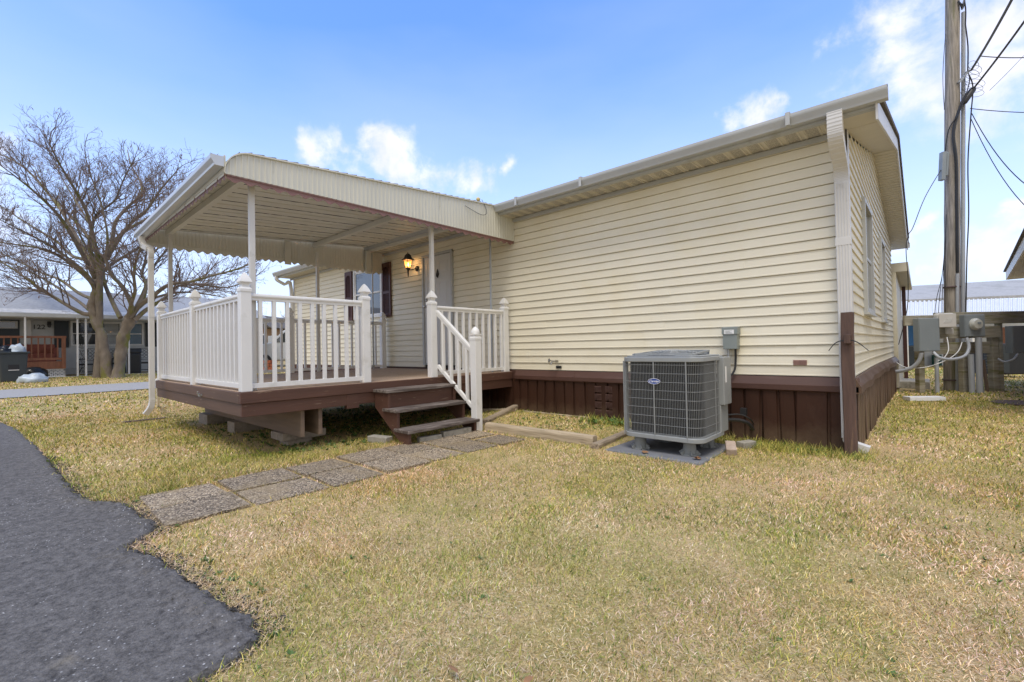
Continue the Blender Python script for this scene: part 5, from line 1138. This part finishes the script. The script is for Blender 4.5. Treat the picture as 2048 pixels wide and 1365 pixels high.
bag((-22.9,.75,gzf(-22.9,.7)+.06),(.26,.36,.24),'wbag','pale blue grey bag on the grass in front of the garbage bin',3); bag((-24.9,.80,GZ2+.10),(.28,.42,.34),'bag','large black bag lying in front of the white lattice',4)
# things seen between the railing balusters
tn = thing('tan_house',tuple(at_g(530,34)),'tan gabled house far behind the deck railing','house')
fbox(440,536,655,735,34,5,'wall','tan',tn); a = P(436,655,31.4); b = P(541,655,31.4); c_ = P(500,628,31.4); q = MB(); w_ = FD*5.4; q.add([a,b,c_,a+w_,b+w_,c_+w_],[(0,1,2),(3,5,4),(0,3,4,1),(1,4,5,2),(2,5,3,0)]); q.build('roof','shingle',tn)
fbox(520,532,668,703,31.4,.08,'window','wmetal',tn); fbox(522,530,671,700,31.3,.08,'pane','glass',tn)
fx = thing('fence',tuple(at_g(545,30)),'pale grey fence panel far behind the deck, next to the tan house','fence'); fbox(537,556,672,720,30,.1,'fence_panel','hsid',fx)
vn_ = thing('van',tuple(at_g(585,27)),'silver van parked beyond the deck at the far end of the home','van')
c_ = at_g(590,26); T = frame(c_,RD,FD,Z_); q = MB(T)
q.prism([(-1.9,.35),(2.4,.35),(2.4,2.0),(-.2,2.0),(-.9,1.35),(-1.8,1.15),(-1.95,.9)],'y',-.9,.9); q.build('body','vanp',vn_,bevel=.08)
q = MB(T); q.prism([(-.75,1.33),(-.1,1.88),(.5,1.88),(.5,1.33)],'y',-.915,.915); q.prism([(.6,1.33),(.6,1.88),(1.8,1.88),(1.8,1.33)],'y',-.915,.915); q.build('side_window','glass',vn_)
for x in (-1.2,1.6):
    q = MB(T); q.lathe((x,-.92,.34),[(.34,0),(.34,.22)],24,axis=Y_); w_ = q.build('wheel','rubber',vn_); q = MB(T); q.lathe((x,-.93,.34),[(.19,0),(.19,.02)],16,axis=Y_); q.build('rim','galv',w_)
bp_ = at_g(530,22); 
for lay in range(3):
    for k in range(4):
        p = bp_+RD*(k*.25-.5+.1*lay+random.uniform(-.02,.02))+Z_*(.02+lay*.16)
        q = MB(); q.obox(p+Z_*.07,(.11,.06,.07),RD,FD,Z_); tag(q.build('brick','brick',loc=tuple(p)),'orange brick in the '+('bottom','middle','top')[lay]+' row of the heap behind the deck railing, '+('leftmost','second from left','third from left','rightmost')[k],'brick','heap of bricks beyond the deck')
# ------------------------------------------------------------------ trees
TB_ = at_g(225,17.9)
def ZLIM(q): return 8.0-.21*(q-TB_).dot(RD)
def branch(mb, pts, r0, r1, n): mb.tube(pts,[r0+(r1-r0)*i/(len(pts)-1) for i in range(len(pts))],n,cap=False)
def grow(mb, pods, p, d, L_, r, lvl, rng, upb=.10):
    nseg = (0,3,4,5,6)[lvl]; pts = [p.copy()]; q = p.copy(); dd = d.normalized(); nodes = []
    for i in range(nseg):
        if lvl < 4 and q.z > ZLIM(q): break
        dd = (dd+Vector((rng.uniform(-1,1),rng.uniform(-1,1),rng.uniform(-.7,1)))*.27+Z_*upb*.4).normalized(); q = q+dd*(L_/nseg); pts.append(q.copy()); nodes.append((q.copy(),dd.copy(),(i+1)/nseg))
    if len(pts) < 2: return
    branch(mb,pts,r,max(.0035,r*.45),(0,3,3,4,5)[lvl])
    if lvl <= 1:
        if rng.random() < .10: pods.append(q.copy())
        return
    for (c,dd,t) in nodes:
        for s in range(1 if lvl > 2 else (2 if rng.random() < .45 else 1)):
            ax = dd.orthogonal().normalized(); ax.rotate(Matrix.Rotation(rng.uniform(0,6.28),3,dd)); nd = (dd*.8+ax*rng.uniform(.55,1.0)+Z_*.12).normalized()
            grow(mb,pods,c,nd,L_*rng.uniform(.38,.60)*(1.1-.3*t),max(.004,r*(1-.5*t)*.55),lvl-1,rng,upb)
def tree(name, label, depth, trunks, limbs, seed, unit=1):
    rng = random.Random(seed); base = at_g(trunks[0][0][0][0],depth); t = thing(name,tuple(base),label,'tree')
    q = MB()
    for pts,r0,r1 in trunks:
        P3 = [P(x,y,depth+o) for (x,y,o) in pts]; P3[0].z = min(P3[0].z,gzf(P3[0].x,P3[0].y)-.1); P3 = smoothpts(P3,9); m_ = len(P3)
        rs = [(r0+(r1-r0)*i/(m_-1))*(1+.06*math.sin(i*.9+seed)) for i in range(m_)]; rs[0] *= 1.5; rs[1] *= 1.3; rs[2] *= 1.12; q.tube(P3,rs,20)
    q.v = [tuple(Vector(v)+Vector((noise.noise(Vector(v)*2.3),noise.noise(Vector(v)*2.3+Vector((9,0,0))),0))*.07*min(1,r0*5)+Vector((noise.noise(Vector(v)*7),noise.noise(Vector(v)*7+Vector((9,0,0))),0))*.05*min(1,r0*5)) for v in q.v]
    q.build('trunk','bark',t,smooth=True)
    q = MB(); sub = MB(); pods = []
    for pts,r0,dz in limbs:
        n = len(pts); P3 = smoothpts([P(x,y,depth+dz*(i/(n-1))**1.2) for i,(x,y) in enumerate(pts)],4); m_ = len(P3)
        rs = [r0*(1-.80*i/(m_-1)) for i in range(m_)]; q.tube(P3,rs,8,cap=True)
        for i in range(2,m_,1):
            f = i/(m_-1); d = (P3[i]-P3[i-1]).normalized()
            for s in range((2 if rng.random() < .6 else 1) if f > .4 else (1 if rng.random() < (.6 if f > .25 else .12) else 0)):
                ax = d.orthogonal().normalized(); ax.rotate(Matrix.Rotation(rng.uniform(0,6.28),3,d)); nd = (d*.75+ax*.75+Z_*.22).normalized()
                grow(sub,pods,P3[i].copy(),nd,rng.uniform(.75,1.7)*(1.15-.45*f)*unit,max(.012,rs[i]*.42),3,rng)
        grow(sub,pods,P3[-1].copy(),(P3[-1]-P3[-2]),1.3*unit,max(.012,rs[-1]),3,rng)
    q.build('limb','bark',t,smooth=True); o = sub.build('crown','twig',t,fix=False); tag(o,kind='stuff')
    pm = MB()
    for p in pods:
        a = Vector((rng.uniform(-1,1),rng.uniform(-1,1),-1.2)).normalized(); s_ = a.orthogonal().normalized()*.012; l_ = rng.uniform(.07,.14); pm.add([p,p+a*l_*.5+s_,p+a*l_,p+a*l_*.5-s_],[(0,1,2,3)])
    if pods: tag(pm.build('seed_pods','pod',t,solid=.004),kind='stuff')
    return len(sub.v)
TD = 17.9
trunks = [([(217,762,0),(210,715,0),(203,670,0),(190,640,0),(186,615,0),(194,585,0),(196,560,0)],.18,.155),([(236,760,0),(241,715,.1),(249,668,.1),(262,635,.1)],.185,.20),([(196,566,0),(200,540,-.1),(206,512,-.1)],.14,.07)]
limbs = [([(184,628),(168,628),(140,614),(94,586),(63,565),(28,540),(-20,512)],.12,-1.5),([(94,586),(70,580),(48,577)],.07,-.6),([(192,575),(188,548),(180,522),(144,458),(110,404),(64,350),(28,322),(-8,306)],.13,1.2),
 ([(192,585),(180,562),(144,530),(110,508),(74,496),(-10,484)],.12,-2.5),([(196,545),(176,522),(144,512),(110,481),(51,445),(-10,405)],.12,2.8),([(198,560),(186,520),(180,491),(184,455),(192,432),(210,417),(231,399),(245,365),(262,330)],.11,-1),
 ([(205,522),(223,489),(231,445),(256,414),(282,389),(280,363),(262,330),(255,300)],.11,2),([(208,524),(225,500),(256,453),(295,419),(320,381),(352,345)],.11,-2.2),([(241,636),(228,611),(211,573),(205,545),(190,520),(160,470),(150,420),(160,370)],.12,1.8),
 ([(254,634),(264,616),(246,575),(225,553),(212,520),(215,470),(200,400),(180,350)],.12,-2.5),([(266,628),(284,603),(292,570),(284,545),(300,515),(340,475),(380,455)],.12,1.5),([(262,635),(278,612),(305,593),(338,570),(381,564),(419,553),(470,540),(520,520)],.14,-.5),
 ([(270,640),(290,622),(307,611),(330,596),(355,573),(400,570),(455,575),(500,560)],.12,1.5),([(190,600),(160,588),(120,560),(80,545),(30,520),(-15,500)],.10,2.5),([(198,560),(215,535),(262,505),(300,480),(330,440),(360,400)],.10,3.2),([(255,640),(262,610),(270,582),(268,545),(280,500),(310,450),(318,400)],.10,-3),([(192,575),(170,545),(120,505),(60,470),(0,440)],.09,-3.4),([(184,455),(150,400),(120,350),(95,300)],.05,1)]
limbs += [([(192,560),(160,500),(120,435),(70,385),(20,345)],.12,-3),([(200,545),(190,490),(175,430),(150,380),(120,330),(100,290)],.11,-3),([(262,635),(285,590),(310,530),(350,480),(375,440)],.11,3),([(200,530),(180,480),(130,420),(95,385),(70,335)],.10,3.5),([(215,520),(240,470),(290,440),(330,410),(365,370)],.10,1),([(184,625),(150,598),(90,560),(30,530),(-15,520)],.09,3.5),([(262,632),(300,600),(360,585),(420,590),(470,600)],.09,3)]
limbs = [(p_,r_*.72,z_) for p_,r_,z_ in limbs]
nv = tree('bare_tree','large bare spreading tree with mossy forked trunk across the road','TD' and TD,trunks,limbs,5)
tree('bare_tree','small bare tree far behind, seen right of the large forked tree',38,[([(372,712,0),(370,670,0),(368,640,0)],.16,.09)],[([(369,650),(360,620),(352,590)],.06,-.5),([(369,650),(376,615),(384,585)],.06,.5),([(368,645),(392,625),(408,612)],.05,0),([(368,655),(350,640),(335,625)],.05,0)],9,.9)
tree('bare_tree','distant bare tree seen through the deck railing beside the tan house',46,[([(552,712,0),(552,690,0),(551,676,0)],.16,.09)],[([(551,680),(546,662),(540,648)],.06,-.5),([(551,680),(558,662),(563,650)],.06,.5)],10,.9)
# ------------------------------------------------------------------ grass blades, tufts
HOUSE = (LX,HX+.05,WY-.06,FY+.1)
def density_mask(x, y):
    k = np.ones(len(x),bool)
    j = .02*np.sin(x*37)+.015*np.sin(x*83+1)+.02*np.sin(x*12+2)-.09*RNG.random(len(x))**3
    k &= ~((y < drv_y(x)-.005+j) & (x < -1.82))
    seam_ = np.minimum.reduce([np.abs(y-q) for q in (1.26,1.86,2.40,2.92,3.40,3.90)]); mid_ = np.abs(x+4.22)
    k &= ~((x > -4.66+.02*np.sin(y*23)) & (x < -3.78+.03*np.sin(y*17)) & (y > .70) & (y < 4.36) & ~((RNG.random(len(x)) < .75) & ((seam_ < .018) | (mid_ < .016))) & (RNG.random(len(x)) > .006))
    k &= ~((x > HOUSE[0]) & (x < HOUSE[1]) & (y > HOUSE[2]) & (y < HOUSE[3]))
    k &= ~((x > -2.64) & (x < -1.64) & (y > 4.44) & (y < 5.44))
    k &= ~((x > -2.4) & (x < .0) & (y > FY) & (y < 16.5))
    k &= ~((x > -19.6) & (x < -16.65))
    under = (x > DX0+.2) & (x < DX1-.25) & (y > DY0+.35)
    k &= ~(under & (RNG.random(len(x)) > .22))
    k &= ~((x < -25.4) & (y > -7) & (y < 9))
    return k
def fbm(x, y, s, seed=0):
    out = np.zeros(len(x)); a = 1; tot = 0
    rs = np.random.default_rng(seed)
    for o in range(5):
        for _ in range(3):
            th = rs.uniform(0,6.28); ph = rs.uniform(0,6.28); f = s*(1.9**o)*rs.uniform(.7,1.3)
            out += a*np.sin((x*math.cos(th)+y*math.sin(th))*f+ph+1.3*np.sin((x*math.sin(th)-y*math.cos(th))*f*.7+ph*2)); tot += a*.72
        a *= .62
    return out/tot
def blades(r0, r1, dens, ln, wd, name):
    half = rad(66); area = (r1*r1-r0*r0)*half; n = int(area*dens)
    rr = np.sqrt(RNG.uniform(r0*r0,r1*r1,n)); aa = RNG.uniform(-half,half,n)+YAW
    x = rr*np.sin(aa); y = rr*np.cos(aa); k = density_mask(x,y); x, y, rr = x[k], y[k], rr[k]; n = len(x)
    z = gz(x,y)-.004
    patch = fbm(x,y,1.1,3)+.75*fbm(x,y,4.5,8)+.35*fbm(x,y,13,18)
    ridge = ((x > -4.95) & (x < -4.66) & (y > .5) & (y < 3.3)).astype(float)
    ug = ((x > DX0-.4) & (x < DX1+.35) & (y > DY0-.2)).astype(float)
    edge = np.exp(-np.abs(np.minimum(np.abs(y-drv_y(x)),1)/.12))*(x < -1.8)
    walle = ((y > 5.4) & (y < 5.95) & (x > -3.8) & (x < HX+.2)).astype(float)
    greenp = np.clip(.34+.36*patch+.22*fbm(x,y,.55,91)+.35*ug+.30*walle+.30*np.clip((y-5.5)/3,0,1)*(x > -1)+.16*(x < -4.7)-.14*np.exp(-((x+1.0)**2+(y-1.6)**2)/.8),.05,.93)
    isg = RNG.random(n) < greenp
    tone = RNG.random(n)
    col = np.empty((n,4),np.float32); col[:,3] = 1
    S = np.array([(.84,.64,.37),(.92,.76,.52),(.74,.50,.22),(.88,.62,.42),(.50,.34,.15)]); Gc = np.array([(.27,.33,.06),(.46,.44,.10),(.64,.54,.16),(.14,.20,.04)])
    cs = S[RNG.integers(0,len(S),n)]; cg = Gc[RNG.integers(0,len(Gc),n)]
    c = np.where(isg[:,None],cg,cs)*(.6+.65*tone)[:,None]
    dry = np.clip(fbm(x,y,.7,21),-1,1); pk = np.clip(fbm(x,y,3.1,44),-1,1); c[:,0] *= 1.03+.14*dry+.05*pk; c[:,1] *= 1-.05*dry; c[:,2] *= 1.05+.10*dry+.34*pk; c *= (1+.13*fbm(x,y,8,51))[:,None]
    col[:,:3] = c
    L_ = ln*(.5+RNG.random(n))*(1+.35*isg+1.3*walle*isg+.5*edge+.9*ridge+.5*(fbm(x,y,6,77) > .55)); th = RNG.uniform(0,2*math.pi,n)
    swirl = fbm(x,y,3.2,31)*3.1; th = np.where(RNG.random(n) < .2, swirl+RNG.normal(0,.5,n), th)
    lean = np.where(isg,RNG.uniform(.3,1.35,n),RNG.uniform(.75,1.6,n))
    dxn, dyn = np.cos(th), np.sin(th); w = wd*(.6+.8*RNG.random(n)); fa = RNG.uniform(0,2*math.pi,n); wx, wy = np.cos(fa)*w/2, np.sin(fa)*w/2
    h1 = L_*.55; m1 = h1*np.sin(lean*.7); z1 = h1*np.cos(lean*.7); m2 = m1+L_*.45*np.sin(np.minimum(lean*1.25,1.6)); z2 = z1+L_*.45*np.cos(np.minimum(lean*1.25,1.6))
    V = np.empty((n,5,3),np.float32)
    V[:,0] = np.stack([x-wx,y-wy,z],1); V[:,1] = np.stack([x+wx,y+wy,z],1)
    V[:,2] = np.stack([x+dxn*m1+wx*.8,y+dyn*m1+wy*.8,z+z1],1); V[:,3] = np.stack([x+dxn*m1-wx*.8,y+dyn*m1-wy*.8,z+z1],1)
    V[:,4] = np.stack([x+dxn*m2,y+dyn*m2,z+z2],1)
    me = bpy.data.meshes.new(name); me.vertices.add(n*5); me.vertices.foreach_set('co',V.ravel())
    base = (np.arange(n)*5)[:,None]; lq = (base+np.array([0,1,2,3])); ltri = (base+np.array([3,2,4])); loops = np.concatenate([lq,ltri],1).ravel()
    me.loops.add(len(loops)); me.loops.foreach_set('vertex_index',loops.astype(np.int32))
    me.polygons.add(2*n); me.polygons.foreach_set('loop_start',np.stack([np.arange(n)*7,np.arange(n)*7+4],1).ravel().astype(np.int32))
    me.update(calc_edges=True)
    ca = me.color_attributes.new('tone','FLOAT_COLOR','POINT'); ca.data.foreach_set('color',np.repeat(col,5,axis=0).ravel())
    me.materials.append(M['blade']); o = bpy.data.objects.new('grass',me); COL.objects.link(o); tag(o,'short dormant lawn grass, straw coloured with green patches','grass',kind='stuff'); return n
bmt = bpy.data.materials.new('grass_blade'); bmt.use_nodes = True; t_ = bmt.node_tree; b_ = t_.nodes['Principled BSDF']; at_ = t_.nodes.new('ShaderNodeAttribute'); at_.attribute_name = 'tone'
t_.links.new(at_.outputs['Color'],b_.inputs['Base Color']); b_.inputs['Roughness'].default_value = .7; b_.inputs['Specular IOR Level'].default_value = .25
M['blade'] = bmt
NB = [blades(.9,3.0,17000,.026,.0026,'grass_near'), blades(3.0,6.0,7000,.028,.0042,'grass_mid'), blades(6.0,12,2000,.032,.008,'grass_far'), blades(12,26,330,.036,.02,'grass_distant')]
print('blades',NB,'treeverts',nv)
# leafy weeds in the shade at the deck and at the wall foot
wd_ = MB(); rng = random.Random(4)
def weed(x, y, s):
    z = gzf(x,y)
    for k in range(rng.randint(5,9)):
        a = rng.uniform(0,6.28); l_ = s*rng.uniform(.6,1.2); e = rng.uniform(.3,.9); d_ = Vector((math.cos(a),math.sin(a),0)); sd_ = Vector((-d_.y,d_.x,0))*l_*.22; p = Vector((x,y,z)); 
        wd_.add([p,p+d_*l_*.5*math.cos(e)+Z_*l_*.5*math.sin(e)+sd_,p+d_*l_*math.cos(e)+Z_*l_*math.sin(e)*.9,p+d_*l_*.5*math.cos(e)+Z_*l_*.5*math.sin(e)-sd_],[(0,1,2,3)])
for _ in range(900):
    x = rng.uniform(-8.8,-5.15); y = rng.uniform(2.0,4.6)+abs(rng.gauss(0,.3)); weed(x,y,rng.uniform(.025,.06))
for _ in range(160): weed(rng.uniform(-4.5,-2.9),rng.uniform(4.65,5.8),rng.uniform(.02,.04))
for _ in range(30): weed(rng.uniform(-3.7,-2.6),rng.uniform(5.5,5.85),rng.uniform(.05,.11))
for _ in range(40): weed(rng.uniform(-1.7,-.75),rng.uniform(5.5,5.85),rng.uniform(.03,.06))
for _ in range(420):
    x, y = rng.uniform(-3.6,2.5), rng.uniform(.6,6.5)
    if y > 4.2 and -2.8 < x < -.4: continue
    if y < drv_y(x)+.05 and x < -1.7: continue
    if noise.noise(Vector((x*1.1,y*1.1,4))) > .0: weed(x,y,rng.uniform(.012,.028))
for _ in range(60):
    x = rng.uniform(-6,-1.95); weed(x,float(drv_y(x))+rng.uniform(.02,.15),rng.uniform(.02,.04))
tag(wd_.build('weeds','weed',fix=False),'low green weeds in the shade under the deck and along the skirting','weeds',kind='stuff')

# crumbs of asphalt and grit along the broken driveway edge
M['crumb'] = mat('asphalt_crumbs', (.07,.066,.062), .9, .6, 60)
cr = MB(); rng = random.Random(8)
for _ in range(5200):
    x = rng.uniform(-7.5,-1.86); y = float(drv_y(x))+rng.gauss(-.01,.045); s_ = rng.uniform(.003,.009)*(1.4 if rng.random() < .15 else 1); z = gzf(x,y)+(.012 if y < drv_y(x)-.02 else .002)
    a = [Vector((rng.uniform(-1,1),rng.uniform(-1,1),rng.uniform(-.4,1)))*s_ for _ in range(4)]; p = Vector((x,y,z))
    cr.add([p+a[0]-Vector((s_,0,0)),p+a[1]+Vector((s_,0,0)),p+a[2]+Vector((0,s_,0)),p+Vector((0,0,s_*1.3))+a[3]*.3,p-Vector((0,s_,0))],[(0,1,3),(1,2,3),(2,0,3),(0,4,1)])
tag(cr.build('asphalt_crumbs','crumb',fix=False),'loose dark asphalt crumbs and grit along the broken driveway edge','gravel',kind='stuff')
st_ = MB()
for _ in range(1800):
    x = rng.uniform(-7,-1.9); y = float(drv_y(x))+rng.gauss(.03,.035); z = gzf(x,y)+.01; a = rng.uniform(0,6.28); l_ = rng.uniform(.02,.06); w_ = .0012; d_ = Vector((math.cos(a),math.sin(a),rng.uniform(-.1,.25)))*l_; sd_ = Vector((-math.sin(a),math.cos(a),0))*w_
    p = Vector((x,y,z)); st_.add([p-sd_,p+sd_,p+d_+sd_,p+d_-sd_],[(0,1,2,3)])
M['straw'] = mat('dead_straw', (.62,.45,.27), .8, .3, 30)
tag(st_.build('dead_straw','straw',fix=False),'dead straw and clippings scattered along the driveway edge','straw',kind='stuff')
